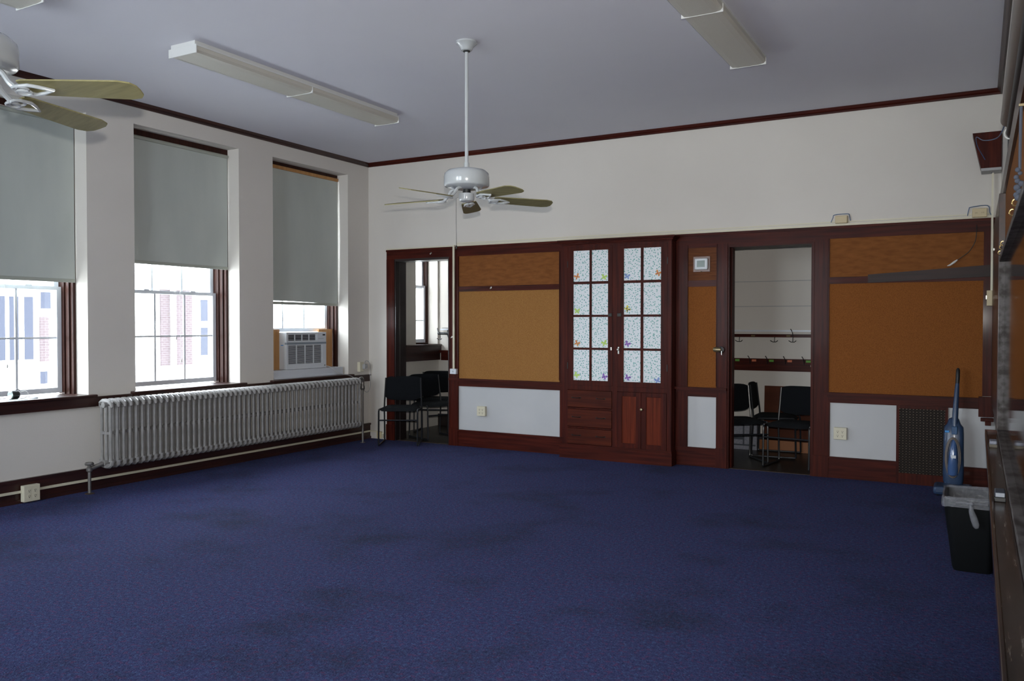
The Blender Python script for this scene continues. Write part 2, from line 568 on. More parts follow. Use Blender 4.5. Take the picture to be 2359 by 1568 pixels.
# ---------------------------------------------------------------- windows
def window(n, y0, y1, has_ac=False, meet=1.79, mull=True, full=True):
    r = sroot('window_%d' % n, (-.3, (y0+y1)/2, ZS))
    zt = ZT
    j = .028
    # wooden jambs and head in stepped mouldings
    B('window_frame', 'jamb', r,
      (-.34, -.17, y1-j, y1, .85, zt), (-.34, -.21, y1-j-.014, y1-j, .85, zt), (-.34, -.262, y1-j-.026, y1-j-.014, .85, zt),
      (-.34, -.17, y0, y0+j, .85, zt), (-.34, -.21, y0+j, y0+j+.014, .85, zt), (-.34, -.262, y0+j+.014, y0+j+.026, .85, zt),
      (-.34, -.17, y0, y1, zt-.055, zt), (-.34, -.21, y0, y1, zt-.075, zt-.055))
    a, b = y0+j+.026, y1-j-.026
    zb = 1.385 if has_ac else .862
    top = zt-.075
    def sash(name, x, z0, z1, horiz, botw):
        w = .042
        s_ = B(name, 'sash', r, (x-.035, x, a, a+w, z0, z1), (x-.035, x, b-w, b, z0, z1),
               (x-.035, x, a+w, b-w, z0, z0+botw), (x-.035, x, a+w, b-w, z1-w*.7, z1))
        g0, g1 = a+w, b-w
        mb = MB()
        if mull:
            for k in (1, 2):
                yy = g0+(g1-g0)*k/3
                mb.box(x-.026, x-.010, yy-.010, yy+.010, z0+botw, z1-w*.7)
            for zz in horiz:
                mb.box(x-.0255, x-.0105, g0, g1, zz-.009, zz+.009)
            mb.build('muntin', 'sash', s_)
        B('pane', 'glass', s_, (x-.021, x-.017, g0, g1, z0+botw, z1-w*.7))
        return s_
    lo = sash('lower_sash', -.300, zb, (2.31 if has_ac else meet+.02), [] if has_ac else [1.353], .045)
    m2 = 2.31 if has_ac else meet
    sash('upper_sash', -.340, m2-.01, top, [m2+.55, m2+1.0], .035)
    mb = MB()
    for yy in ((a+b)/2-.28, (a+b)/2+.28):
        mb.box(-.318, -.296, yy-.03, yy+.03, m2+.02, m2+.034, bev=.004)
    mb.build('sash_lock', 'sash', r)
    # stool and apron
    B('window_sill', 'wood_y', r, (-.30, .058, y0-.055, y1+.055, .825, .850), bev=.008)
    B('apron', 'wood_y', r, (0, .036, y0-.045, y1+.045, .742, .825))
    return r
for i, (a, b) in enumerate(WINS):
    window(i+1, a, b, has_ac=(i == 2))
# narrow cloakroom window
def cloak_window():
    y0, y1, z0 = 1.035, 1.575, 1.19
    r = sroot('window_6', (-.3, 1.3, z0))
    B('window_frame', 'jamb', r, (-.26, -.17, y1-.03, y1, z0, ZT), (-.26, -.185, y1-.036, y1-.03, z0, ZT), (-.26, -.17, y0, y0+.03, z0, ZT), (-.26, -.17, y0+.03, y1-.03, ZT-.05, ZT), (-.26, -.17, y0+.03, y1-.03, z0, z0+.02))
    a, b = y0+.03, y1-.036
    s1 = B('lower_sash', 'sash', r, (-.225, -.195, a, a+.04, z0+.02, 2.04), (-.225, -.195, b-.04, b, z0+.02, 2.04), (-.225, -.195, a, b, z0+.02, z0+.07), (-.225, -.195, a, b, 2.01, 2.04), (-.218, -.203, a, b, 1.525, 1.537))
    B('pane', 'glass', s1, (-.212, -.208, a+.04, b-.04, z0+.07, 2.01))
    s2 = B('upper_sash', 'sash', r, (-.26, -.228, a, a+.04, 2.0, 3.3), (-.26, -.228, b-.04, b, 2.0, 3.3), (-.26, -.228, a, b, 2.0, 2.03), (-.26, -.228, a, b, 3.26, 3.3))
    B('pane', 'glass', s2, (-.246, -.242, a+.04, b-.04, 2.03, 3.26))
    B('window_sill', 'wood_y', r, (-.20, .06, y0-.3, 1.598, 1.165, 1.19), bev=.006)
    B('apron', 'wood_y', r, (0, .05, y0-.3, 1.598, 1.06, 1.165), (0, .03, .2, 1.598, .96, 1.06))
cloak_window()

for i, (a, b) in enumerate(REAR):  # added windows out of view, sized and placed for their light
    r_ = sroot('window_%d' % (7+i), ((a+b)/2, YR-.1, 1.4))
    s_ = B('sash', 'sash', r_, (a, a+.05, YR-.16, YR-.12, .9, 3.1), (b-.05, b, YR-.16, YR-.12, .9, 3.1), (a, b, YR-.16, YR-.12, .9, .95), (a, b, YR-.16, YR-.12, 3.05, 3.1), (a, b, YR-.16, YR-.12, 1.98, 2.02))
    B('pane', 'glass', s_, (a+.05, b-.05, YR-.142, YR-.138, .95, 3.05))
    B('window_sill', 'wood_h', r_, (a-.05, b+.05, YR-.12, YR+.05, .87, .90))
# ---------------------------------------------------------------- roller shades
def shade(y0, y1, zt, zb, label, roller='shade', sag=.0, pulls=(), xx=-.160):
    t = thing('roller_shade', label, 'window shade', (xx, (y0+y1)/2, zb), 'roller shades on the tall windows')
    bm = bmesh.new()
    ny, nz = 30, 26
    vs = {}
    rs = random.Random(int(abs(y0)*100))
    ph = [rs.uniform(0, 6) for _ in range(4)]
    for i in range(ny+1):
        for k in range(nz+1):
            u, v = i/ny, k/nz
            y = y0+(y1-y0)*u
            z = zb+.03+(zt-zb-.03)*v
            x = xx+.004*sin(9*u+ph[0]+v*2)*(1-v)+sag*(sin(13*u+ph[1]+v*3)*.006+sin(5*u-v*4+ph[2])*.005)*(1-v*.6)
            vs[i, k] = bm.verts.new((x, y, z+sag*.012*sin(3*u+1)*(1-v)))
    for i in range(ny):
        for k in range(nz):
            f = bm.faces.new((vs[i, k], vs[i+1, k], vs[i+1, k+1], vs[i, k+1])); f.smooth = True
    bmesh.ops.recalc_face_normals(bm, faces=bm.faces)
    bmesh.ops.solidify(bm, geom=bm.faces[:], thickness=.0012)
    mb = MB(); mb.bm.free(); mb.bm = bm
    mb.build('shade_cloth', 'shade', t)
    B('hem_bar', 'hem', t, (xx-.005, xx+.007, y0, y1, zb, zb+.032), bev=.003)
    if roller == 'pine':
        B('roller', 'orange_wood', t, (xx-.010, xx+.018, y0, y1+.004, zt-.005, zt+.034), bev=.004)
    else:
        MB().tube([(xx, y0, zt), (xx, y1, zt)], .019, 16).build('roller', 'hem', t)
    mb = MB()
    for (yy, z1) in pulls:
        mb.tube(rnd([(xx+.006, yy, zb+.01), (xx+.004, yy+.004, (zb+z1)/2), (xx+.004, yy+.012, z1)], 4), .0016, 5)
        mb.lathe([(0, -.035), (.006, -.03), (.008, -.012), (.003, 0)], (xx+.004, yy+.012, z1), 8)
    if pulls: mb.build('pull_cord', 'cordw', t)
    return t
shade(-5.13, -3.918, 3.262, 1.845, 'roller shade on the leftmost window, pulled lowest over a dark frame', pulls=((-4.535, 1.14),))
shade(-3.40, -2.179, 3.268, 2.058, 'smooth roller shade on the middle window, lowered to half height', pulls=((-2.86, 1.35), (-2.80, 1.12)))
shade(-1.65, -.424, 3.268, 1.705, 'wrinkled roller shade hanging from a pine strip above the air conditioner', roller='pine', sag=1.0, xx=-.158)

shade(-6.87, -5.66, 3.262, .95, 'roller shade on the fourth window, beyond the left edge of the photo')
shade(-8.60, -7.39, 3.262, .95, 'roller shade on the fifth window, near the rear wall')
# ---------------------------------------------------------------- things on the left window sill
ck = thing('desk_clock', 'small round black clock with a silver face on the left window sill', 'clock', (-.10, -4.50, .85))
MB().lathe([(.001, 0), (.034, 0), (.037, .006), (.037, .052), (.030, .062), (.001, .062)], (-.10, -4.53, .888), 24, 'y').build('clock_body', 'black', ck)
MB().lathe([(.001, 0), (.033, 0), (.037, .004), (.037, .008)], (-.10, -4.538, .888), 24, 'y').build('clock_face', 'clockface', ck)
MB().tube([(-.10, -4.49, .924), (-.10, -4.47, .932), (-.10, -4.455, .922)], .004, 6).ball((-.098, -4.463, .905), .006).build('wind_knob', 'iron', ck)
tag(MB().tube(rnd([(-.10, -4.455, .905), (-.08, -4.42, .915), (-.06, -4.405, .89), (-.07, -4.43, .858), (-.06, -4.47, .854)], 6), .0025, 6).build('looped_cord', 'cordw'), 'thin white cord looped beside the black clock on the sill', 'cord')
mb = MB()
mb.lathe([(.036, 0), (.033, .008), (.020, .016), (.001, .022)], (-.03, -4.38, .851), 11)
tag(mb.build('crumpled_tissue', 'paper'), 'small crumpled white tissue on the left window sill', 'tissue')
tag(B('paper_scrap', 'paperg', None, (-.03, .045, -4.62, -4.47, .8505, .853)), 'pale green paper scrap lying before the clock on the sill', 'paper')

# ---------------------------------------------------------------- air conditioner
ac = thing('air_conditioner', 'white window air conditioner in the right window above the radiator', 'air conditioner', (-.12, -1.03, .945))
AY0, AY1, AZ0, AZ1, AX = -1.372, -.700, .948, 1.380, -.100
B('body', 'ac', ac, (-.45, AX-.03, AY0, AY1, AZ0, AZ1), bev=.006)
mb = MB()
# curved front bezel frame with openings for the two grilles
gy0, gy1 = AY0+.028, AY1-.170     # upper vents
hy0, hy1 = AY0+.028, AY1-.070     # lower grille
for bx in ((AY0, AY1, 1.352, AZ1), (AY0, gy0, 1.285, 1.352), (gy1, AY1, 1.285, 1.352), (AY0, AY1, 1.262, 1.285),
           (AY0, AY1, 1.228, 1.238), (AY0, hy0, 1.010, 1.228), (hy1, AY1, 1.010, 1.228), (AY0, AY1, AZ0, 1.010)):
    mb.box(AX-.03, AX, bx[0], bx[1], bx[2], bx[3])
mb.build('front_bezel', 'ac', ac)
B('grey_band', 'acg', ac, (AX-.03, AX+.003, AY0, AY1, 1.238, 1.262))
B('grille_recess', 'grilled', ac, (AX-.031, AX-.022, gy0, gy1, 1.285, 1.352), (AX-.031, AX-.022, hy0, hy1, 1.010, 1.228))
mb = MB()
for k in range(3):
    z = 1.296+k*.019
    mb.box(AX-.02, AX-.004, gy0, gy1, z, z+.004)
for k in range(1, 4):
    y = gy0+(gy1-gy0)*k/4
    mb.box(AX-.02, AX-.006, y-.003, y+.003, 1.285, 1.352)
mb.build('vent_louvre', 'ac', ac)
mb = MB()
for k in range(18):
    z = 1.017+k*.012
    mb.box(AX-.02, AX-.002, hy0, hy1, z, z+.0045)
for k in range(1, 4):
    y = hy0+(hy1-hy0)*k/4
    mb.box(AX-.019, AX-.003, y-.002, y+.002, 1.010, 1.228)
mb.build('intake_grille', 'ac', ac)
cp = B('control_panel', 'ac', ac, (AX, AX+.003, gy1+.012, AY1-.010, 1.288, 1.366))
B('display', 'black', cp, (AX+.003, AX+.004, AY1-.066, AY1-.022, 1.338, 1.356))
mb = MB()
for k in range(5):
    mb.box(AX+.003, AX+.0042, gy1+.03+k*.019, gy1+.043+k*.019, 1.300, 1.306)
mb.build('button', 'acg', cp)
B('warning_sticker', 'blue_br', ac, (-.190, -.150, AY0-.001, AY0, 1.225, 1.235))
MB().ball((AX, AY1-.025, .975), .008, (.3, 1, 1)).build('badge', 'iron', ac)
fp = thing('pine_filler_board', 'light pine filler board closing the gap right of the air conditioner', 'board', (-.22, -.62, .94), 'pine boards beside the air conditioner')
B('panel', 'orange_wood', fp, (-.235, -.215, -.705, -.460, .940, 1.415))
fp = thing('pine_filler_board', 'light pine filler board closing the gap left of the air conditioner', 'board', (-.22, -1.5, .94), 'pine boards beside the air conditioner')
B('panel', 'orange_wood', fp, (-.235, -.215, -1.645, -1.368, .940, 1.415))
tag(B('support_board', 'sash', None, (-.30, -.045, -1.645, -.455, .851, .945), (-.045, -.025, -1.645, -.60, .851, .868), bev=.002), 'white painted board on the sill carrying the air conditioner', 'board')
tag(MB().tube(rnd([(-.11, -.74, .965), (-.04, -.70, .955), (.045, -.62, .872), (.068, -.42, .825), (.10, -.30, .715), (.065, -.19, .64), (.05, -.09, .605), (.045, .0-.03, .68), (.045, -.035, .80), (.045, -.03, .94), (.05, -.08, 1.0), (.05, -.13, 1.005), (.055, -.155, .975), (.055, -.158, .955)], 6), .0042, 6).build('power_cord', 'cord'), 'grey cord running from the air conditioner over the radiator to the wall', 'cord')
ot = thing('wall_outlet', 'cream outlet box with a grey adapter plugged in, above the left chair rail', 'outlet', (.0, -.19, .86), 'outlet boxes round the room')
B('box', 'cream', ot, (0, .045, -.232, -.160, .872, .995), bev=.003)
B('adapter', 'cord', ot, (.045, .085, -.190, -.130, .905, .968), bev=.006)

# ---------------------------------------------------------------- radiator
rad = thing('cast_iron_radiator', 'long silver-painted cast-iron radiator under the windows', 'radiator', (.19, -2.16, .0))
def section():
    mb = MB()
    z0, z1 = .215, .808
    for k, x in enumerate((.135, .195, .255)):
        d = .012
        mb.tube([(x, 0, z0+.05), (x, 0, z0+.1), (x, 0, z1-.1), (x, 0, z1-.05)], [.018, .0138, .0138, .018], 8)
    # top and bottom headers joining the three columns, rounded
    for zc, s_ in ((z1-.042, 1), (z0+.042, -1)):
        mb.tube([(.112, 0, zc-s_*.022), (.122, 0, zc+s_*.012), (.150, 0, zc+s_*.028), (.195, 0, zc+s_*.032), (.240, 0, zc+s_*.028), (.268, 0, zc+s_*.012), (.278, 0, zc-s_*.022)],
                [.012, .020, .023, .023, .023, .020, .012], 8)
        mb.tube([(.195, -.032, zc), (.195, .032, zc)], .027, 8)
    mb.box(.135, .255, -.012, .012, .505, .530)
    return mb
SEC0, NS, DP = -3.870, 54, .0635
sec = section()
sec.build('section', 'silver', rad, off=Vector((0, 0, 0)))
first = [o for o in rad.children][0]
first['_w'] = (0, 0, 0)
first.location = (-.19, SEC0+2.16, 0)
for k in range(1, NS):
    c = first.copy(); S.collection.objects.link(c); c.parent = rad
    c.location = (-.19, SEC0+2.16+k*DP, 0)
v = MB()
v.tube([(.16, -4.01, .0), (.16, -4.01, .20)], .014, 12)
v.build('supply_pipe', 'pipe', rad)
v = MB()
v.lathe([(.016, .19), (.026, .2), (.026, .225), (.016, .235), (.012, .25), (.035, .252), (.038, .262), (.030, .275), (.001, .278)], (.16, -4.01, 0), 16)
v.tube([(.16, -4.01, .215), (.175, -3.95, .235), (.19, -3.90, .25)], .020, 10)
v.build('valve', 'pipe', rad)
MB().lathe([(.04, 0), (.04, .004), (.018, .008)], (.16, -4.01, 0), 16).build('floor_collar', 'flooredge', rad)
v = MB()
v.tube(rnd([(.195, -.45, .765), (.198, -.41, .80), (.200, -.385, .80), (.200, -.372, .76)], 4), .022, 10)
v.lathe([(.022, .66), (.028, .67), (.028, .70), (.020, .72), (.020, .76)], (.20, -.372, 0), 14)
v.build('return_valve', 'pipe', rad)
v = MB()
v.tube([(.20, -.372, 0), (.20, -.372, .67)], .0135, 12)
v.lathe([(.034, 0), (.034, .004), (.016, .008)], (.20, -.372, 0), 14)
v.build('return_pipe', 'pipe', rad)

# ---------------------------------------------------------------- surface raceways and outlets
def quad_outlet(name_label, x, z, w=.112, h=.112, wall='y', dep=.045, m='cream', pos=0., cols=2, rows=2, group='outlet boxes round the room'):
    """wall 'y': on back wall, facing -y; wall 'x': on left wall facing +x; pos = wall face"""
    loc = (x, pos, z) if wall == 'y' else (pos, x, z)
    t = thing('wall_outlet', name_label, 'outlet', loc, group)
    if wall == 'y':
        B('box', m, t, (x-w/2, x+w/2, pos-dep, pos, z-h/2, z+h/2), bev=.004)
    else:
        B('box', m, t, (pos, pos+dep, x-w/2, x+w/2, z-h/2, z+h/2), bev=.004)
    for i in range(cols):
        for j in range(rows):
            du = (i-(cols-1)/2)*w*.36
            dz = (j-(rows-1)/2)*h*.34
            mb = MB()
            rr = .0165
            if wall == 'y':
                mb.lathe([(rr, -dep-.0015), (rr, -dep+.001)], (x+du, pos, z+dz), 16, 'y')
                f = mb.build('socket', 'cream' if m == 'cream' else 'tan', t)
                B('slot', 'dark_hole', f, *[(x+du+s*.006-.0012, x+du+s*.006+.0012, pos-dep-.0025, pos-dep-.001, z+dz-.002, z+dz+.007) for s in (-1, 1)], (x+du-.003, x+du+.003, pos-dep-.0025, pos-dep-.001, z+dz-.012, z+dz-.007))
            else:
                mb.lathe([(rr, dep-.001), (rr, dep+.0015)], (pos, x+du, z+dz), 16, 'x')
                f = mb.build('socket', 'cream' if m == 'cream' else 'tan', t)
                B('slot', 'dark_hole', f, *[(pos+dep+.001, pos+dep+.0025, x+du+s*.006-.0012, x+du+s*.006+.0012, z+dz-.002, z+dz+.007) for s in (-1, 1)], (pos+dep+.001, pos+dep+.0025, x+du-.003, x+du+.003, z+dz-.012, z+dz-.007))
    return t
quad_outlet('square cream four-socket outlet box low on the left baseboard', -4.468, .080, .135, .135, 'x', .05, pos=.034)
quad_outlet('four-socket outlet box on the white panel below the left corkboard', 1.728, .440, .115, .115, 'y', .045, pos=-.001)
quad_outlet('four-socket outlet box on the white panel left of the wall grille', 5.750, .432, .118, .115, 'y', .045, pos=-.001)
rw = tag(B('cable_raceway', 'cream', None, (.034, .050, YR+.3, -4.536, .088, .108), (.034, .050, -4.400, -.002, .088, .108)), 'thin cream cable raceway running along the left baseboard', 'raceway')
rw = tag(B('cable_raceway', 'cream', None, (.052, .150, -.036, -.020, .088, .106), (.150, .166, -.038, -.022, .020, .106), (.232, .248, -.038, -.022, .020, .074), (.232, .300, -.038, -.022, .074, .090), (.284, .300, -.038, -.022, .09, .19)), 'cream raceway stepping round the low box left of the open door', 'raceway')
ot = thing('junction_box', 'small tan junction box low behind the front black chair', 'outlet', (.2, -.02, .05))
B('box', 'tan', ot, (.168, .230, -.055, -.021, .018, .100), bev=.003)

# ---------------------------------------------------------------- back wall woodwork
YF = -.022   # face of the woodwork
def tr(n, m, *bx, bev=0.0):
    return struct(B('trim_%d' % n, m, None, *bx, bev=bev))
# continuous head board
tr(5, 'wood_h', (.306, RX, YF, 0, 2.30, 2.412), (.306, RX, YF-.012, YF, 2.395, 2.418))
# door 1 casing
d1 = sroot('door_1', (.84, 0, 0))
B('casing', 'wood', d1, (.306, .430, YF-.003, 0, 0, 2.30), (1.262, 1.390, YF-.003, 0, 0, 2.30), (.415, .43, YF-.010, YF, 0, 2.29), (1.262, 1.274, YF-.008, YF, 0, 2.29))
B('plinth', 'wood', d1, (.300, .436, YF-.012, YF-.003, 0, .20), (1.262, 1.392, YF-.012, YF-.003, 0, .21))
B('jamb', 'dkjamb', d1, (.430, .448, -.02, .20, 0, 2.272), (.448, .460, .06, .11, 0, 2.26), (1.244, 1.262, -.02, .20, 0, 2.272), (.430, 1.262, -.02, .20, 2.272, 2.30))
# door 2 casing
d2 = sroot('door_2', (5.07, 0, 0))
B('casing', 'wood', d2, (4.547, 4.660, YF-.003, 0, 0, 2.30), (5.490, 5.640, YF-.003, 0, 0, 2.30), (4.648, 4.660, YF-.012, YF, 0, 2.275), (5.490, 5.502, YF-.010, YF, 0, 2.275), (5.612, 5.628, YF-.008, YF, .84, 2.30))
B('plinth', 'wood', d2, (4.545, 4.662, YF-.012, YF-.003, 0, .205), (5.488, 5.642, YF-.012, YF-.003, 0, .205))
B('jamb', 'wood', d2, (4.660, 4.676, -.02, .20, 0, 2.275), (4.676, 4.690, .05, .09, 0, 2.262), (4.676, 4.684, .12, .16, 0, 2.262), (5.474, 5.490, -.02, .20, 0, 2.275), (4.660, 5.490, -.02, .20, 2.262, 2.275))
# worn edge where the carpet stops
struct(B('trim_6', 'flooredge', None, (.43, 1.26, .0, .05, -.01, .003), (4.66, 5.49, .0, .05, -.01, .003)))
# left bay rails, stile beside the cabinet
tr(7, 'wood_h', (1.390, 2.760, YF, 0, 1.872, 1.932), (1.390, 2.76, YF-.008, YF, 1.922, 1.932), (1.39, 2.76, YF-.008, YF, 1.872, 1.882))
tr(8, 'wood', (2.760, 2.858, YF, 0, .20, 2.30), (1.390, 1.398, YF-.006, 0, .84, 2.30), (2.752, 2.760, YF-.006, 0, .84, 2.30))
tr(9, 'wood_h', (1.270, 2.858, -.060, 0, .800, .822), (1.390, 2.858, -.040, 0, .775, .800), (1.390, 2.760, YF, 0, .728, .775))
struct(B('baseboard_back_left', 'wood_h', None, (1.392, 2.85, YF-.004, 0, 0, .180), (1.392, 2.85, YF-.012, 0, .180, .198)))
# middle bay
tr(10, 'wood', (4.118, 4.245, YF, 0, 0, 2.30), (4.237, 4.245, YF-.008, 0, .84, 2.30), (4.545, 4.551, YF-.010, 0, .84, 2.30))
tr(11, 'wood_h', (4.245, 4.547, YF, 0, 1.868, 1.932), (4.115, 4.66, -.058, 0, .800, .824), (4.125, 4.655, -.040, 0, .775, .800), (4.245, 4.547, YF, 0, .726, .775), (4.245, 4.547, YF, 0, 2.27, 2.30))
struct(B('baseboard_back_middle', 'wood_h', None, (4.118, 4.548, YF-.004, 0, 0, .180), (4.118, 4.548, YF-.012, 0, .180, .196)))
# right bay
tr(21, 'wood_h', (4.661, 5.489, YF, 0, 2.262, 2.300))
tr(12, 'wood_h', (5.640, 6.935, YF, 0, 1.866, 1.930), (5.640, 6.935, YF-.006, YF, 1.922, 1.930))
tr(13, 'wood', (6.935, 7.04, YF, 0, .84, 2.30), (6.930, 6.938, YF-.010, 0, .84, 2.30))
tr(14, 'wood_h', (5.600, 6.99, -.060, 0, .800, .824), (5.630, 6.97, -.042, 0, .775, .800), (5.640, 6.99, YF, 0, .724, .775))
tr(15, 'wood', (5.640, 5.652, YF-.002, 0, .20, .73))
struct(B('baseboard_back_right', 'wood_h', None, (5.640, 6.238, YF-.004, 0, 0, .185), (5.640, 6.238, YF-.012, 0, .185, .203), (6.66, RX, YF-.004, 0, 0, .175), (6.66, RX, YF-.012, 0, .175, .198)))
# white painted panels below the rail
struct(B('wall_panel_left', 'white_panel', None, (1.390, 2.770, -.006, 0, .195, .728)))
struct(B('wall_panel_middle', 'white_panel', None, (4.240, 4.550, -.006, 0, .190, .728)))
struct(B('wall_panel_right', 'white_panel', None, (5.650, 6.238, -.006, 0, .198, .726), (6.64, 7.03, -.006, 0, .190, .726)))

# corkboards
def board(label, x0, x1, z0, z1, m):
    return tag(B('corkboard', m, None, (x0, x1, -.012, -.001, z0, z1)), label, 'bulletin board')
board('upper brown corkboard between the left open door and the cabinet', 1.398, 2.752, 1.932, 2.300, 'cork_dk')
board('large tan corkboard left of the cabinet', 1.398, 2.752, .822, 1.872, 'cork')
board('small dark brown board above the narrow corkboard, behind the thermostat', 4.245, 4.545, 1.932, 2.270, 'veneer')
board('tall narrow orange corkboard between the cabinet and the right door', 4.245, 4.545, .824, 1.868, 'cork_r')
board('long upper brown corkboard right of the right door, above the dark plank', 5.640, 6.930, 1.930, 2.300, 'cork_dk')
board('widest orange corkboard, right of the right door behind the vacuum', 5.640, 6.930, .824, 1.866, 'cork_r')

# raceway over the woodwork, dropping beside door 1
tag(B('cable_raceway', 'cream', None, (.310, 1.328, -.020, -.001, 2.418, 2.434)), 'cream raceway running along the top of the left door frame', 'raceway')
tag(B('cable_raceway', 'cream', None, (1.330, 1.354, -.052, -.037, .938, 2.434)), 'cream raceway dropping beside the left door to the white switch box', 'raceway')
tag(B('cable_raceway', 'cream', None, (1.362, 7.0, -.024, 0, 2.420, 2.440), (1.362, 7.0, -.010, 0, 2.452, 2.464)), 'long double cream raceway along the top of the dark woodwork', 'raceway')
sb = thing('switch_box', 'white square switch box on the post between left door and corkboard', 'switch box', (1.343, -.03, .905))
B('box', 'sash', sb, (1.298, 1.388, -.068, -.026, .874, .937), bev=.004)
B('rocker', 'white', sb, (1.335, 1.351, -.072, -.068, .895, .915))
def surf_box(label, x0, x1, z0, z1, sockets):
    t = thing('surface_box', label, 'outlet', ((x0+x1)/2, -.02, z0), 'tan boxes on the upper raceway')
    B('box', 'tan', t, (x0, x1, -.055, -.001, z0, z1), bev=.006)
    if sockets:
        for s in (-1, 1):
            xc = (x0+x1)/2+s*.026
            f = MB().lathe([(.016, -.0565), (.016, -.054)], (xc, 0, (z0+z1)/2-.004), 14, 'y').build('socket', 'tan', t)
            B('slot', 'dark_hole', f, (xc-.007, xc-.005, -.058, -.056, (z0+z1)/2-.006, (z0+z1)/2+.004), (xc+.005, xc+.007, -.058, -.056, (z0+z1)/2-.006, (z0+z1)/2+.004))
    return t
surf_box('plain tan box on the upper raceway, above the right door frame', 5.690, 5.800, 2.440, 2.512, False)
surf_box('tan two-socket box on the upper raceway near the right corner', 6.836, 6.952, 2.425, 2.505, True)
tag(MB().tube(rnd([(5.65, -.022, 2.455), (5.668, -.022, 2.50), (5.685, -.03, 2.524), (5.80, -.03, 2.528), (5.815, -.022, 2.51), (5.825, -.022, 2.462)], 5), .0035, 6).build('blue_cable', 'cable_b'), 'short blue cable arching over the plain tan box above the right door', 'cable')
tag(MB().tube(rnd([(6.80, -.026, 2.445), (6.812, -.026, 2.505), (6.83, -.03, 2.520), (6.955, -.03, 2.526), (6.975, -.028, 2.46), (6.995, -.026, 2.43)], 5), .0035, 6).build('blue_cable', 'cable_b'), 'short blue cable arching over the two-socket box near the right corner', 'cable')
for (x, z, lb) in ((1.00, 2.345, 'small silver cup hook on the head board above the left door'), (1.306, 1.315, 'small silver cup hook on the post beside the left door'), (1.86, 1.902, 'small silver cup hook on the rail above the large tan corkboard')):
    tag(MB().tube(rnd([(x, -.02, z+.012), (x, -.045, z+.010), (x, -.050, z-.008), (x, -.036, z-.012)], 4), .004, 6).lathe([(.010, -.022), (.010, -.030)], (x, 0, z+.010), 10, 'y').build('cup_hook', 'steel'), lb, 'hook', 'silver cup hooks on the back wall woodwork')
th = thing('thermostat', 'white thermostat under a clear cover on the small dark brown board', 'thermostat', (4.385, -.012, 2.10))
m_clear = mat('clear_cover_plastic', (.14, .065, .045), .3, coat=.0)
B('clear_cover', m_clear, th, (4.298, 4.478, -.022, -.012, 2.018, 2.182), bev=.004)
B('case', 'ac', th, (4.320, 4.458, -.050, -.022, 2.042, 2.160), bev=.012)
B('screen', 'lcd', th, (4.348, 4.430, -.052, -.050, 2.068, 2.136))
MB().ball((4.382, -.026, 2.022), .007).build('cover_lock', 'brass', th)
# lock on the post left of door 2
lk = thing('door_knob', 'brass and black lock knob on the post left of the right door', 'door knob', (4.60, -.03, 1.218))
MB().lathe([(.030, -.025), (.034, -.035), (.034, -.050), (.020, -.055)], (4.60, 0, 1.218), 18, 'y').build('rose', 'black', lk)
MB().tube([(4.605, -.065, 1.218), (4.58, -.067, 1.218), (4.545, -.067, 1.220), (4.53, -.067, 1.220)], [.020, .026, .027, .020], 14).build('knob', 'brass', lk)
B('key', 'steel', lk, (4.612, 4.616, -.075, -.055, 1.165, 1.205))
# dark plank across the right corkboards
tag(MB().prism([(5.985, -.048, 1.868), (6.995, -.048, 1.900), (6.995, -.048, 2.003), (5.985, -.048, 1.945)], (0, .024, 0)).build('wooden_plank', M['plank']), 'long dark plank fixed slightly askew between the two right corkboards', 'plank')
pc = thing('hanging_cord', 'black cord with a pale plug end dangling before the upper right corkboard', 'cord', (6.87, -.04, 2.35))
MB().tube(rnd([(6.873, -.03, 2.36), (6.872, -.05, 2.28), (6.862, -.05, 2.21), (6.82, -.05, 2.13), (6.76, -.05, 2.078), (6.72, -.05, 2.05)], 6), .0035, 6).build('cable', 'rubberc', pc)
MB().tube([(6.725, -.05, 2.055), (6.70, -.052, 2.035), (6.665, -.054, 2.008), (6.645, -.054, 2.003)], [.005, .010, .008, .003], 8).build('plug', 'cordw', pc)
tag(B('corner_bracket', 'wood', None, (6.902, 7.02, -.085, -.061, .66, .84), (6.92, 7.02, -.080, -.022, .62, .65), (6.955, 7.0, -.075, -.03, .585, .62), bev=.003), 'dark wooden block at the end of the chair rail in the right corner', 'bracket')

# wall grille
gr = thing('air_grille', 'dark brown wall grille with small square holes behind the vacuum', 'vent grille', (6.45, -.01, .0))
B('frame', 'wood', gr, (6.238, 6.262, -.032, 0, .0, .726), (6.640, 6.664, -.032, 0, .0, .726), (6.262, 6.640, -.032, 0, .700, .726), (6.262, 6.640, -.032, 0, 0, .10))
B('backing', 'dark_hole', gr, (6.262, 6.640, -.010, -.002, .10, .70))
mb = MB()
for k in range(14):
    x = 6.266+k*.0286
    mb.box(x-.0075, x+.0075, -.020, -.013, .10, .70)
for k in range(25):
    z = .106+k*.0245
    mb.box(6.262, 6.640, -.022, -.0125, z-.0065, z+.0065)
mb.build('lattice', mat('bronze_lattice', (.016, .010, .008), .6, spec=.12), gr)
mb = MB()
for k in range(14):
    for j in range(25):
        x, z = 6.266+k*.0286, .106+j*.0245
        mb.box(x-.0042, x+.0042, -.0245, -.0215, z-.0028, z+.0028)
mb.build('glint_dot', mat('lattice_glint', (.10, .08, .055), .4, .3), gr)['kind'] = 'stuff'  # flash glints at the lattice crossings, put in as pale tan dots

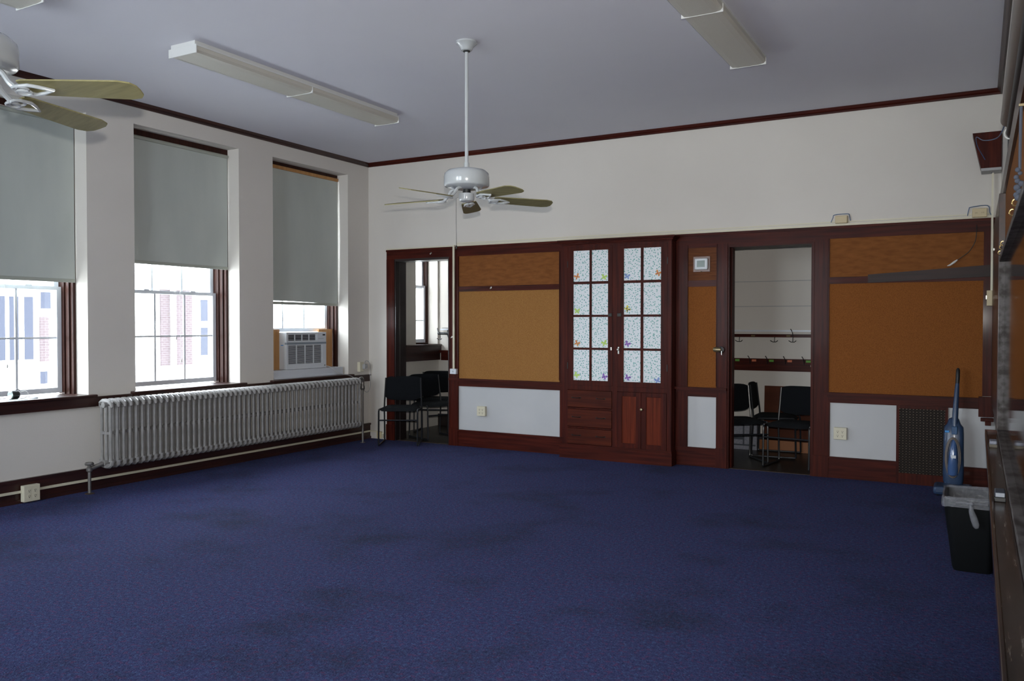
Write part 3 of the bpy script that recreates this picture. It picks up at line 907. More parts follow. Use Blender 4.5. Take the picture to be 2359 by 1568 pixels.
# ---------------------------------------------------------------- built-in cabinet
cb = thing('built_in_cabinet', 'tall dark built-in cabinet with paper-covered glass doors over drawers', 'cabinet', (3.48, -.09, 0))
CX0, CX1, CY = 2.858, 4.112, -.160
B('carcass', 'wood', cb, (CX0, CX1, -.130, -.001, .14, 2.350), (CX0, 2.926, CY, -.13, .14, 2.350), (4.068, CX1, CY, -.13, .14, 2.35),
  (3.455, 3.512, CY, -.13, .13, 2.33), (2.926, 4.068, CY, -.13, .758, .806), (2.926, 4.068, CY, -.13, 2.325, 2.350), (2.92, 3.46, CY, -.13, .546, .561-.004), (2.92, 3.46, CY, -.13, .334, .345))
B('side_post', 'wood', cb, (CX1-.001, CX1+.004, -.150, -.088, .15, 2.34), (CX1-.001, CX1+.004, -.078, -.024, .15, 2.34))
B('plinth', 'wood_h', cb, (CX0-.022, CX1+.018, -.185, -.001, 0, .135), (CX0-.014, CX1+.012, -.176, -.001, .135, .155))
mb = MB()
for (e, z0, z1) in ((.008, 2.345, 2.358), (.020, 2.358, 2.372), (.034, 2.372, 2.384), (.046, 2.384, 2.402)):
    mb.box(CX0-e, CX1+e, CY-e, -.001, z0, z1, bev=.003)
mb.build('crown', 'wood_h', cb)

def butterfly(parent, x, z, m, s=.030, a=0., y=-.168):
    mb = MB()
    rot = Matrix.Rotation(a, 3, 'Y')
    def wing(pts):
        P = [Vector((x, y, z)) + rot @ Vector((px*s, 0, pz*s)) for px, pz in pts]
        mb.prism(P, (0, .0015, 0))
    for sg in (-1, 1):
        wing([(0, .1), (.35*sg, .85), (.85*sg, 1.05), (1.1*sg, .8), (.95*sg, .35), (.45*sg, .02), (0, -.05)][::sg])
        wing([(0, 0), (.5*sg, -.02), (.85*sg, -.25), (.8*sg, -.7), (.45*sg, -.8), (.15*sg, -.35)][::sg])
    mb.tube([Vector((x, y-.001, z)) + rot @ Vector((0, 0, -.45*s)), Vector((x, y-.001, z)) + rot @ Vector((0, 0, .5*s))], .0022, 6)
    o = mb.build('butterfly_sticker', m, parent)
    return o
M['b_or'] = mat('orange_sticker', (.62, .27, .06), .5, noise=((60, 60, 60), (.45, .10, .03), .45, .6))
M['b_li'] = mat('lime_sticker', (.42, .62, .12), .5)
M['b_bl'] = mat('blue_sticker', (.22, .32, .62), .5, noise=((60, 60, 60), (.14, .2, .45), .45, .6))
M['b_pu'] = mat('purple_sticker', (.28, .12, .50), .5, noise=((60, 60, 60), (.16, .07, .32), .45, .6))
M['b_ye'] = mat('yellow_black_sticker', (.68, .60, .06), .5, noise=((50, 50, 50), (.04, .04, .03), .56, .60))

def glass_door(x0, x1, cols, flies):
    y0, y1 = CY-.004, CY+.020
    dz0, dz1 = .808, 2.323
    rows = [(.862, 1.198), (1.222, 1.557), (1.581, 1.916), (1.945, 2.284)]
    mb = MB()
    mb.box(x0, cols[0][0], y0, y1, dz0, dz1)
    mb.box(cols[-1][1], x1, y0, y1, dz0, dz1)
    mb.box(cols[0][0], cols[-1][1], y0, y1, dz0, rows[0][0])
    mb.box(cols[0][0], cols[-1][1], y0, y1, rows[-1][1], dz1)
    d = mb.build('door', 'wood', cb)
    mb = MB()
    mb.box(cols[0][1], cols[1][0], y0+.002, y1, rows[0][0], rows[-1][1])
    for a, b in zip(rows, rows[1:]):
        mb.box(cols[0][0], cols[-1][1], y0+.003, y1, a[1], b[0])
    mb.build('glazing_bar', 'wood', d)
    B('papered_pane', 'clover', d, (cols[0][0], cols[-1][1], y1-.014, y1-.008, rows[0][0], rows[-1][1]))
    for (x, z, m, a) in flies:
        butterfly(d, x, z, m, .030, a, y=CY+.0045)
    return d
dl = glass_door(2.929, 3.455, [(2.992, 3.186), (3.212, 3.405)], [(3.035, 2.000, 'b_or', -.5), (3.355, 1.985, 'b_li', .25), (3.035, 1.620, 'b_li', .1), (3.035, 1.265, 'b_or', .5), (3.362, 1.270, 'b_li', -.4), (3.028, .915, 'b_li', .6), (3.360, .905, 'b_pu', .5)])
dr = glass_door(3.512, 4.068, [(3.585, 3.776), (3.805, 4.000)], [(3.620, 1.985, 'b_bl', .2), (3.965, 2.010, 'b_or', .45), (3.622, 1.640, 'b_ye', .9), (3.625, 1.265, 'b_pu', .5), (3.628, .905, 'b_pu', .5), (3.962, .885, 'b_bl', -.35)])
# latches
B('latch', 'iron', dl, (3.410, 3.452, CY-.016, CY-.004, 1.560, 1.596), bev=.003)
B('latch', 'iron', dr, (3.516, 3.560, CY-.016, CY-.004, 1.560, 1.596), bev=.003)
B('lock_plate', 'steel', dl, (3.436, 3.452, CY-.014, CY-.004, 1.195, 1.232), bev=.003)
MB().lathe([(.009, -.030), (.013, -.024), (.013, -.014), (.007, -.008), (.007, 0)], (3.530, CY-.004, 1.207), 12, 'y').box(3.522, 3.538, CY-.010, CY-.004, 1.16, 1.235).build('turn_knob', 'steel', dr)
for z in (1.02, 2.14):
    B('hinge', 'iron', dl, (2.922, 2.930, CY-.010, CY-.002, z-.035, z+.035))
    B('hinge', 'iron', dr, (4.067, 4.075, CY-.010, CY-.002, z-.035, z+.035))
def pull(parent, x, z):
    MB().tube(rnd([(x-.048, CY-.010, z), (x-.040, CY-.026, z), (x, CY-.030, z-.002), (x+.040, CY-.026, z), (x+.048, CY-.010, z)], 4), .0045, 6).box(x-.056, x-.042, CY-.012, CY-.008, z-.007, z+.007).box(x+.042, x+.056, CY-.012, CY-.008, z-.007, z+.007).build('pull', 'iron', parent)
for (z0, z1) in ((.563, .752), (.350, .542), (.158, .330)):
    d = B('drawer', 'wood_lth', cb, (2.926, 3.452, CY-.010, CY+.020, z0, z1), bev=.004)
    zc = (z0+z1)/2+.012
    pull(d, 3.035, zc)
    pull(d, 3.325, zc)
def low_door(x0, x1, knob_x):
    w = .055
    z0, z1 = .150, .752
    d = B('lower_door', 'wood', cb, (x0, x0+w, CY-.008, CY+.02, z0, z1), (x1-w, x1, CY-.008, CY+.02, z0, z1), (x0+w, x1-w, CY-.008, CY+.02, z0, z0+w), (x0+w, x1-w, CY-.008, CY+.02, z1-w*.8, z1), bev=.002)
    B('raised_panel', 'wood_lt', d, (x0+w, x1-w, CY+.002, CY+.02, z0+w, z1-w*.8))
    if knob_x:
        MB().lathe([(.001, -.042), (.012, -.040), (.016, -.032), (.012, -.022), (.007, -.018), (.007, -.008), (.014, -.008)], (knob_x, CY, .576), 16, 'y').build('knob', 'brass', d)
    return d
low_door(3.514, 3.784, None)
low_door(3.788, 4.066, 3.798)

# ---------------------------------------------------------------- cloakroom contents (seen through the doors)
struct(B('trim_16', 'sash', None, (.06, RX, 1.545, 1.6, 1.390, 1.412)))
struct(B('trim_22', 'cord', None, (3.2, RX, 1.590, 1.6, 1.984, 1.993), (3.2, RX, 1.590, 1.6, 1.687, 1.696)))
struct(B('trim_17', 'wood_h', None, (.06, 2.4, 1.52, 1.6, 1.075, 1.10), (.06, 2.4, 1.57, 1.6, .955, 1.075)))
struct(B('baseboard_cloakroom', 'dkjamb', None, (0, 4.66, 1.58, 1.6, 0, .17)))
def rail(label, x0, x1, z0, z1):
    return tag(B('coat_rail', 'wood_h', None, (x0, x1, 1.575, 1.6, z0, z1)), label, 'coat rail')
rail('upper thin dark coat rail in the cloakroom, with downward double hooks', 3.6, RX-.02, 1.325, 1.362)
rail('lower wide dark coat rail in the cloakroom, carrying coloured labels', 3.6, RX-.02, .926, 1.071)
def hook(kind, x, z, label, group):
    mb = MB()
    y = 1.575
    if kind == 'anchor':
        mb.tube(rnd([(x, y, z), (x, y-.02, z-.01), (x, y-.024, z-.05)], 3), .0045, 6)
        mb.tube(rnd([(x-.042, y-.05, z-.036), (x-.022, y-.035, z-.052), (x, y-.024, z-.054), (x+.022, y-.035, z-.052), (x+.042, y-.05, z-.036)], 3), .0045, 6)
    else:
        mb.tube(rnd([(x+.010, y, z-.07), (x+.010, y-.015, z-.03), (x+.004, y-.03, z+.0), (x-.006, y-.045, z+.022)], 3), [.005]*9+[.007], 6)
    return tag(mb.build('coat_hook', 'blackm'), label, 'hook', group)
hook('anchor', 4.390, 1.325, 'black anchor-shaped hook hanging left under the upper coat rail', 'hooks of the upper coat rail')
hook('anchor', 4.802, 1.325, 'black anchor-shaped hook in the middle under the upper coat rail', 'hooks of the upper coat rail')
hook('anchor', 5.010, 1.325, 'black anchor-shaped hook on the right under the upper coat rail', 'hooks of the upper coat rail')
hook('up', 4.995, 1.400, 'black prong hook standing up from the upper coat rail', 'hooks of the upper coat rail')
for x, lb in ((4.505, 'leftmost'), (4.710, 'second from left'), (4.915, 'third from left'), (5.123, 'rightmost')):
    hook('up', x, 1.080, 'black prong hook, %s of four on the lower coat rail' % lb, 'prong hooks on the lower coat rail')
for x, m, lb in ((4.362, 'grn', 'green name label, partly hidden by the left door post'), (4.561, 'org', 'orange name label, left one of two on the lower coat rail'), (4.764, 'grn', 'green name label in the middle of the lower coat rail'), (4.972, 'org', 'orange name label, right one of two on the lower coat rail'), (5.181, 'grn', 'green name label at the right end of the lower coat rail')):
    tag(B('name_label', m, None, (x-.026, x+.026, 1.571, 1.575, 1.034, 1.060), bev=.001), lb, 'label', 'labels on the lower coat rail')
for x, lb in ((4.548, 'old gold label at left on the upper coat rail'), (4.955, 'old gold label at right on the upper coat rail')):
    tag(B('name_label', 'yel', None, (x-.022, x+.022, 1.571, 1.575, 1.334, 1.350)), lb, 'label', 'labels on the upper coat rail')
tag(MB().lathe([(.001, -.004), (.028, -.003), (.028, 0)], (5.232, 1.575, .995), 14, 'y').build('round_tag', 'cream'), 'round cream tag at the right end of the lower coat rail', 'tag')
# left cloakroom: cast bracket rack above the ledge
rk = thing('coat_rack', 'black metal rack with a slanted bracket above the ledge in the left cloakroom', 'rack', (.35, 1.5, 1.1))
MB().tube([(.06, 1.50, 1.345), (.26, 1.50, 1.343), (.62, 1.50, 1.350)], .020, 8).build('rail', 'blackm', rk)
MB().tube([(.245, 1.50, 1.395), (.31, 1.50, 1.30), (.36, 1.50, 1.12)], [.030, .020, .014], 8).tube([(.22, 1.52, 1.34), (.255, 1.52, 1.24), (.315, 1.52, 1.105)], [.022, .014, .012], 8).build('bracket', 'blackm', rk)
MB().tube(rnd([(.045, 1.50, 1.42), (.075, 1.48, 1.37), (.105, 1.48, 1.345), (.108, 1.48, 1.262)], 4), .006, 6).tube(rnd([(.066, 1.46, 1.275), (.085, 1.465, 1.258), (.108, 1.47, 1.255), (.130, 1.465, 1.258), (.148, 1.46, 1.275)], 4), .005, 6).build('hook', 'blackm', rk)
B('shelf_glass', 'cord', rk, (.17, .62, 1.44, 1.58, 1.418, 1.430))

# ---------------------------------------------------------------- black chairs
def make_chair(label, group):
    t = thing('stacking_chair', label, 'chair', (0, 0, 0), group)
    fr = MB()
    for s in (-1, 1):
        x = s*.235
        pts = [(x*.94, .245, .80), (x*.97, .225, .62), (x, .205, .44), (x, .215, .25), (x, .225, .05), (x, .215, .016), (x, .19, .012), (x, -.20, .012), (x, -.245, .016), (x, -.250, .045), (x, -.245, .25), (x, -.240, .40), (x, -.225, .435), (x, -.19, .440), (x, .15, .428)]
        fr = MB().tube(rnd(pts, 4), .0105, 8)
        fr.build('side_frame', 'blackm', t)
    MB().tube([(-.235, -.246, .315), (.235, -.246, .315)], .009, 8).build('stretcher', 'blackm', t)
    MB().tube([(-.235, .20, .41), (.235, .20, .41)], .009, 8).build('stretcher', 'blackm', t)
    # seat cushion
    bm = MB()
    n = 10
    top, bot = {}, {}
    for i in range(n+1):
        for k in range(n+1):
            u, v = i/n*2-1, k/n*2-1
            # rounded square
            r = (abs(u)**5+abs(v)**5)**.2
            q = max(abs(u), abs(v))
            f = (q/r) if r > 1e-6 else 1
            x, y = u*f*.232, v*f*.235-.005
            edge = max(0, 1-q**6)
            dip = -.010*max(0, 1-u*u)*max(0, .6-abs(v-.2))
            fr_ = -.018*max(0, -v-.6)/.4
            top[i, k] = bm.bm.verts.new((x, y, .440+.028*edge**.5+dip+fr_))
            bot[i, k] = bm.bm.verts.new((x, y, .432-.006*edge+fr_*.6))
    for i in range(n):
        for k in range(n):
            bm.bm.faces.new((top[i, k], top[i+1, k], top[i+1, k+1], top[i, k+1])).smooth = True
            bm.bm.faces.new((bot[i, k], bot[i, k+1], bot[i+1, k+1], bot[i+1, k])).smooth = True
    for i in range(n):
        for a, b in (((i, 0), (i+1, 0)), ((i+1, n), (i, n)), ((0, i+1), (0, i)), ((n, i), (n, i+1))):
            bm.bm.faces.new((bot[a], bot[b], top[b], top[a])).smooth = True
    bm.build('seat', 'fabric', t)
    # backrest pad, slightly curved
    bm = MB()
    F, K = {}, {}
    for i in range(n+1):
        for k in range(n+1):
            u, v = i/n*2-1, k/n*2-1
            r = (abs(u)**6+abs(v)**6)**(1/6)
            q = max(abs(u), abs(v))
            f = (q/r) if r > 1e-6 else 1
            x, z = u*f*.232, .672+v*f*.145-.012*(1-u*u)*(1 if v < 0 else 0)*abs(v)
            yb = .232+(z-.6)*.12+.022*(1-u*u)
            e = max(0, 1-q**8)**.5
            F[i, k] = bm.bm.verts.new((x, yb-.006-.016*e, z))
            K[i, k] = bm.bm.verts.new((x, yb+.004+.012*e, z))
    for i in range(n):
        for k in range(n):
            bm.bm.faces.new((F[i, k], F[i+1, k], F[i+1, k+1], F[i, k+1])).smooth = True
            bm.bm.faces.new((K[i, k], K[i, k+1], K[i+1, k+1], K[i+1, k])).smooth = True
    for i in range(n):
        for a, b in (((i, 0), (i+1, 0)), ((i+1, n), (i, n)), ((0, i+1), (0, i)), ((n, i), (n, i+1))):
            bm.bm.faces.new((K[a], K[b], F[b], F[a])).smooth = True
    bm.build('backrest', 'fabric', t)
    return t
CH = 'black stacking chairs'
ch = make_chair('black sled-base chair standing on the carpet before the left door', CH)
ch.location = (.66, -.20, 0)
ch.rotation_euler = (0, 0, R(29))
dup(ch, (.69, .47, 0), R(66), 'black chair in the left doorway, directly behind the foremost one', CH)
dup(ch, (.325, 1.03, 0), R(22), 'farthest black chair in the left cloakroom, below the ledge', CH)
dup(ch, (5.23, .47, 0), R(-8), 'black chair facing out at the right side of the right doorway', CH)
dup(ch, (4.63, .53, 0), R(36), 'black chair at the left side of the right doorway, partly hidden by the post', CH)
dup(ch, (4.90, 1.15, 0), R(94), 'rear black chair in the right cloakroom, backrest edge peeking out behind another', CH)

# things leaning in the right cloakroom
tag(MB().box(4.69, 5.62, 1.52, 1.545, .0, .752, rot=Matrix.Rotation(R(-3), 3, 'X'), piv=(5, 1.53, 0)).build('leaning_tabletop', 'brownboard'), 'brown tabletop leaning on the cloakroom wall behind the right chair', 'tabletop')
tag(B('low_panel', 'brownboard_o', None, (4.66, 5.63, 1.44, 1.46, 0, .125)), 'low orange-brown panel on the cloakroom floor before the brown tabletop', 'panel')
sbx = thing('storage_box', 'white and grey plastic box on the cloakroom floor under the left chairs', 'box', (4.5, 1.45, 0))
B('body', 'boxw', sbx, (4.18, 4.645, 1.37, 1.56, .0, .325), bev=.006)
B('frame_bar', 'boxg', sbx, (4.20, 4.50, 1.362, 1.37, .285, .300), (4.485, 4.50, 1.362, 1.37, .06, .30), (4.20, 4.50, 1.362, 1.37, .12, .15), (4.20, 4.63, 1.362, 1.37, .05, .065))

# ---------------------------------------------------------------- ceiling fans
def fan(label, c, ang, tilt=0.):
    cx, cy = c
    t = thing('ceiling_fan', label, 'ceiling fan', (cx, cy, H), 'white ceiling fans with pale wood blades')
    def L(prof, nm, m, n=36): return MB().lathe(prof, (cx, cy, 0), n).build(nm, m, t)
    L([(.078, H), (.080, H-.012), (.066, H-.022), (.050, H-.040), (.040, H-.062), (.030, H-.066)], 'canopy', 'white')
    L([(.026, H-.062), (.026, H-.072), (.012, H-.076)], 'ball_joint', 'black', 20)
    MB().cyl((cx, cy, H-.07), (cx, cy, 2.62), .0135, 16).build('downrod', 'white', t)
    L([(.018, 2.665), (.020, 2.622), (.090, 2.618), (.140, 2.606), (.163, 2.585), (.168, 2.560), (.168, 2.500), (.163, 2.492), (.158, 2.488), (.120, 2.480), (.085, 2.470), (.060, 2.468)], 'motor_housing', 'white')
    L([(.030, 2.470), (.030, 2.440)], 'neck', 'black', 20)
    L([(.040, 2.442), (.056, 2.438), (.058, 2.400), (.052, 2.384), (.030, 2.376), (.001, 2.374)], 'switch_housing', 'white')
    MB().tube([(cx-.055, cy-.03, 2.41), (cx-.068, cy-.038, 2.405), (cx-.069, cy-.038, 2.25), (cx-.066, cy-.037, 2.06)], .0016, 5).lathe([(.001, -.03), (.005, -.026), (.006, -.01), (.001, 0)], (cx-.066, cy-.037, 2.06), 8).build('pull_chain', 'iron', t)
    for k in range(5):
        a = R(ang+72*k)
        mt = Matrix.Translation((cx, cy, 2.405)) @ Matrix.Rotation(a, 4, 'Z') @ Matrix.Rotation(R(1.5), 4, 'Y') @ Matrix.Rotation(R(-12), 4, 'X')
        mb = MB()
        out = []
        # outline of the blade, widening to a clipped tip
        L0, L1 = .205, .665
        side = [(L0, .050), (L0+.02, .058), (.40, .066), (.60, .073), (.645, .060), (L1-.003, .035), (L1, .0)]
        out = [(x, y, 0) for x, y in side] + [(x, -y, 0) for x, y in side[::-1][1:]]
        mb.prism(out, (0, 0, .006))
        mb.xf(mt)
        bl = mb.build('blade', 'blade', t)
        # scrolled blade iron below the blade
        ir = MB()
        z = -.008
        ir.tube(rnd([(.075, .0, .075), (.115, .0, .062), (.15, 0, .02), (.185, 0, z)], 5), .011, 8)
        leaf = [(.175, 0), (.20, .030), (.245, .038), (.285, .022), (.325, 0), (.285, -.022), (.245, -.038), (.20, -.030)]
        ir.tube([Vector((x, y, z)) for x, y in leaf], .0075, 8, closed=True)
        for sg in (-1, 1):
            ir.tube([Vector((.205+.030*cos(q), sg*.014+.020*sin(q), z-.004)) for q in [2*pi*j/12 for j in range(12)]], .006, 8, closed=True)
        ir.xf(Matrix.Translation((cx, cy, 2.405)) @ Matrix.Rotation(a, 4, 'Z') @ Matrix.Rotation(R(1.5), 4, 'Y') @ Matrix.Rotation(R(-12), 4, 'X'))
        ir.build('blade_iron', 'white', t)
    return t
fan('white ceiling fan on a long rod near the middle of the room', (3.590, -3.300), 46)
fan('nearer ceiling fan cut off by the left edge, over the left window', (3.440, -6.690), 30)

# ---------------------------------------------------------------- fluorescent fixtures
def fixture(label, x0, x1, y0, y1):
    t = thing('fluorescent_light', label, 'ceiling light', ((x0+x1)/2, (y0+y1)/2, H), 'fluorescent wraparound fixtures')
    ym = (y0+y1)/2
    B('housing', 'fixture', t, (x0+.02, x1-.02, y0+.006, y1-.006, 3.515, H-.0005), (x0+.0, x1-.0, y0+.006, y1-.006, 3.508, 3.520))
    for a, b in ((y0+.008, ym-.005), (ym+.005, y1-.008)):
        pts = [(x0+.004, a, 3.510), (x0+.004, a, 3.480), (x0+.020, a, 3.464), (x0+.06, a, 3.459), (x1-.06, a, 3.459), (x1-.020, a, 3.464), (x1-.004, a, 3.480), (x1-.004, a, 3.510)]
        MB().prism(pts, (0, b-a, 0)).build('lens', 'lens', t)
    for y in (y0, y1-.008, ym-.004):
        B('end_cap', 'fixture', t, (x0, x1, y, y+.008, 3.456, 3.520), bev=.002)
    return t
fixture('fluorescent ceiling light over the left side of the room, left of the fan rod', 1.600, 1.900, -4.310, -1.870)
fixture('fluorescent ceiling light on the right side of the room', 5.190, 5.465, -4.450, -2.000)
fixture('fluorescent ceiling light whose corner shows at the top left', 1.560, 1.850, -7.850, -5.410)

# ---------------------------------------------------------------- right wall
XB = 7.035    # board plane
tr(18, 'wood_y', (XB, RX, YR, -.022, .0, .78), (XB-.01, RX, YR, -.022, 0, .19))
tr(19, 'wood_y', (7.000, RX, -2.43, -.024, .80, 2.30), bev=.003)
tr(20, 'wood_y', (XB-.014, RX, YR, -.024, 2.30, 2.412))
cs = tag(B('corkboard', 'cork_dk', None, (XB, RX-.001, YR+.3, -2.44, 1.895, 2.298)), 'brown cork strip above the glossy board on the right wall', 'bulletin board')
gb = thing('glossy_wall_board', 'glossy dark writing board in a scuffed metal frame on the right wall', 'writing board', (XB, -6, .8))
M['gloss'] = mat('glossy_dark_board', (.014, .013, .011), .06, spec=.45)
B('surface', 'gloss', gb, (XB, RX-.001, YR+.3, -2.46, .80, 1.870))
B('frame', 'alum', gb, (7.004, RX-.001, -2.462, -2.434, .80, 1.895), (7.004, RX-.001, YR+.3, -2.46, 1.868, 1.895), (7.004, RX-.001, YR+.3, -2.46, .79, .815), bev=.002)
def tray_mat():
    m = mat('worn_chalk_tray_wood', (.055, .023, .012), .25, coat=.15, spec=.3)
    t = m.node_tree
    b = t.nodes['Principled BSDF']
    tc = nd(t, 'ShaderNodeTexCoord')
    mp = nd(t, 'ShaderNodeMapping')
    mp.inputs['Scale'].default_value = (60, 4, 60)
    t.links.new(tc.outputs['Object'], mp.inputs[0])
    nz = nd(t, 'ShaderNodeTexNoise')
    nz.inputs['Scale'].default_value = 1
    nz.inputs['Detail'].default_value = 8
    nz.inputs['Roughness'].default_value = .7
    t.links.new(mp.outputs[0], nz.inputs['Vector'])
    cr = nd(t, 'ShaderNodeValToRGB')
    e = cr.color_ramp.elements
    e[0].position = .40; e[0].color = (.014, .005, .003, 1)
    e[1].position = .68; e[1].color = (.24, .22, .19, 1)
    a = e.new(.52); a.color = (.030, .012, .007, 1)
    a = e.new(.585); a.color = (.05, .026, .016, 1)
    t.links.new(nz.outputs[0], cr.inputs[0])
    t.links.new(cr.outputs[0], b.inputs['Base Color'])
    return m
M['tray'] = tray_mat()
ty = thing('chalk_tray', 'long worn wooden chalk tray below the board on the right wall', 'chalk tray', (6.98, -6, .76))
B('shelf', 'tray', ty, (6.945, XB, YR+.3, -2.36, .765, .785))
B('lip', 'tray', ty, (6.937, 6.949, YR+.3, -2.36, .758, .797), bev=.003)
B('back_molding', 'alum', ty, (7.006, XB, YR+.3, -2.45, .785, .805), bev=.004)
B('end_cap', 'wood', ty, (6.937, XB, -2.36, -2.345, .758, .800))
def eraser(label, y, felt, body):
    t = thing('board_eraser', label, 'eraser', (6.972, y, .785), 'erasers on the chalk tray')
    B('felt', felt, t, (6.953, 6.993, y-.055, y+.055, .785, .803), bev=.003)
    B('grip', body, t, (6.955, 6.991, y-.052, y+.052, .803, .822), bev=.004)
    return t
eraser('dusty felt eraser near the far end of the chalk tray', -3.08, 'felt', 'boxw')
eraser('dark eraser with a white label, nearer on the chalk tray', -4.72, 'black', 'boxg')
tag(B('sticky_label', 'label', None, (6.958, 6.988, -4.7745, -4.7725, .805, .820)), 'white label on the end of the nearer dark eraser', 'label')
# hooks on the board's top rail
for k, (y, lb) in enumerate(((-2.62, 'gold cup hook farthest from the camera on the board rail'), (-3.05, 'gold cup hook second farthest on the board rail'), (-3.3, 'gold cup hook third farthest on the board rail'), (-4.72, 'gold cup hook fourth farthest on the board rail'), (-5.02, 'gold cup hook nearest but one on the board rail'))):
    x = 7.012
    tag(MB().tube([Vector((x-.008-.010*cos(q), y, 1.912+.012*sin(q))) for q in [R(-150+20*j) for j in range(14)]], .0028, 6).tube([(x+.003, y, 1.915), (XB-.001, y, 1.905)], .0028, 6).build('cup_hook', 'gold'), lb, 'hook', 'gold hooks on the board rail')
# projection screen case and map roll below it
ps = thing('projection_screen', 'rolled-up taupe projection screen case high on the right wall', 'projection screen', (7.02, -5, 2.55))
MB().tube([(7.022, -3.28, 2.575), (7.022, -7.2, 2.575)], .036, 24).build('case', 'tube', ps)
MB().tube([(7.033, -3.42, 2.480), (7.033, -7.2, 2.480)], .024, 18).build('roll', 'black', ps)
MB().tube([Vector((7.033-.030*cos(q), -3.40, 2.480+.030*sin(q))) for q in [R(-150+15*j) for j in range(17)]], .004, 6).build('hanger_loop', 'cordw', ps)
B('wall_bracket', 'blackm', ps, (7.020, RX, -3.34, -3.31, 2.34, 2.56), bev=.003)
tag(MB().tube(rnd([(7.015, -3.29, 2.575), (6.985, -2.7, 2.60), (6.915, -1.4, 2.84), (6.872, -.8, 2.985), (6.862, -.5, 3.03), (6.875, -.35, 2.99), (6.93, -.22, 2.90), (6.985, -.088, 2.80)], 8), .0032, 6).build('blue_cable', 'cable_b'), 'long blue cable looping from the screen case past the wall speaker', 'cable')
yn = thing('yarn_cord', 'fuzzy grey-blue yarn cord knotted over the board near the right edge', 'cord', (7.0, -5.2, 2.2))
MB().tube([(7.012, -5.20, 2.215), (7.010, -5.20, 2.06), (7.010, -5.20, 2.0)], .005, 7).build('strand', 'yarn', yn)
mb = MB()
rs = random.Random(3)
for k in range(9):
    mb.ball((7.010+rs.uniform(-.010, .008), -5.20+rs.uniform(-.012, .012), 2.00-k*.012), rs.uniform(.007, .012))
mb.build('knot', 'yarn', yn)
B('clip', 'brass', yn, (7.004, XB, -5.208, -5.192, 2.212, 2.222), bev=.002)
# wall speaker (slanted)
sp = thing('wall_speaker', 'slanted dark wooden speaker box high in the right corner', 'speaker', (6.95, -.15, 2.84))
MB().prism([(6.835, -.22, 3.135), (7.055, -.22, 3.135), (7.055, -.22, 2.805), (6.905, -.22, 2.805)], (0, .19, 0)).build('cabinet', 'wood', sp)
MB().prism([(6.905, -.221, 2.803), (7.055, -.221, 2.803), (7.055, -.221, 2.826), (6.900, -.221, 2.826)], (0, .192, 0)).build('bottom_strip', 'cord', sp)
tag(B('cable_raceway', 'cream', None, (6.984, 7.0, -.085, -.070, 1.775, 3.06), (6.984, RX, -.085, -.070, 3.06, 3.075)), 'cream raceway dropping down the right corner to a small box', 'raceway')
bx = thing('surface_box', 'small cream box at the foot of the right corner raceway', 'outlet', (6.975, -.09, 1.70))
B('box', 'tan', bx, (6.956, 7.0, -.115, -.070, 1.640, 1.775), bev=.004)
B('latch', 'steel', bx, (6.950, 6.956, -.10, -.09, 1.70, 1.73))
tag(B('metal_latch', 'steel', None, (6.992, 7.0, -.9, -.6, 2.06, 2.08), bev=.002), 'silver latch on the dark wood beside the right corner', 'latch')

# ---------------------------------------------------------------- upright vacuum
vc = thing('upright_vacuum', 'blue upright vacuum with a black handle grip by the wall grille', 'vacuum', (6.72, -.30, 0))
mb = MB()
def vring(z, hw, hd, yc, xc=6.715, n=20):
    r = []
    for k in range(n):
        a = 2*pi*k/n
        ca, sa = cos(a), sin(a)
        r.append(mb.bm.verts.new((xc+hw*math.copysign(abs(ca)**.55, ca), yc+hd*math.copysign(abs(sa)**.55, sa), z)))
    return r
lv = [(.06, .060, .05, -.25), (.10, .080, .06, -.25), (.18, .083, .065, -.25), (.40, .081, .062, -.24), (.52, .080, .060, -.23), (.575, .076, .055, -.225), (.60, .055, .045, -.22), (.645, .040, .035, -.215), (.655, .02, .02, -.215)]
rr = [vring(*l) for l in lv]
for A, Bq in zip(rr, rr[1:]):
    for k in range(20):
        mb.bm.faces.new((A[k], A[(k+1) % 20], Bq[(k+1) % 20], Bq[k])).smooth = True
mb.bm.faces.new(rr[0][::-1]); mb.bm.faces.new(rr[-1])
mb.build('body', 'blue', vc)
MB().tube([(6.712, -.305, .155), (6.712, -.312, .17), (6.712, -.315, .22), (6.716, -.308, .38), (6.72, -.300, .47), (6.72, -.297, .49)], [.018, .040, .044, .030, .018, .008], 16).build('dust_cup', 'blue_cl', vc)
B('cup_label', 'paper', vc, (6.700, 6.736, -.356, -.346, .315, .340))
MB().tube([Vector((6.712+.058*cos(q), -.318, .315+.175*sin(q))) for q in [2*pi*j/24 for j in range(24)]], .006, 6, closed=True).tube([Vector((6.712+.048*cos(q), -.324, .315+.165*sin(q))) for q in [2*pi*j/24 for j in range(24)]], .006, 6, closed=True).build('wrapped_cord', 'tube', vc)
B('power_switch', 'blue_br', vc, (6.648, 6.682, -.292, -.280, .530, .548), bev=.003)
B('top_latch', 'cable_b', vc, (6.700, 6.745, -.300, -.272, .515, .585), bev=.006)
MB().tube([(6.722, -.255, .56), (6.726, -.235, .70), (6.734, -.205, .88), (6.738, -.190, .955)], [.023, .024, .020, .0165], 14).build('handle_tube', 'blue', vc)
MB().tube([(6.738, -.190, .950), (6.741, -.180, 1.02), (6.742, -.172, 1.075), (6.742, -.170, 1.092)], [.0165, .0175, .016, .007], 14).build('grip', 'black', vc)
mb = MB()
mb.box(6.565, 6.865, -.50, -.24, .012, .085, bev=.025)
mb.build('cleaning_head', 'blue', vc)
mb = MB()
for s in (6.60, 6.83):
    mb.tube([(s-.012, -.26, .026), (s+.012, -.26, .026)], .026, 14)
    mb.tube([(s-.008, -.46, .014), (s+.008, -.46, .014)], .014, 12)
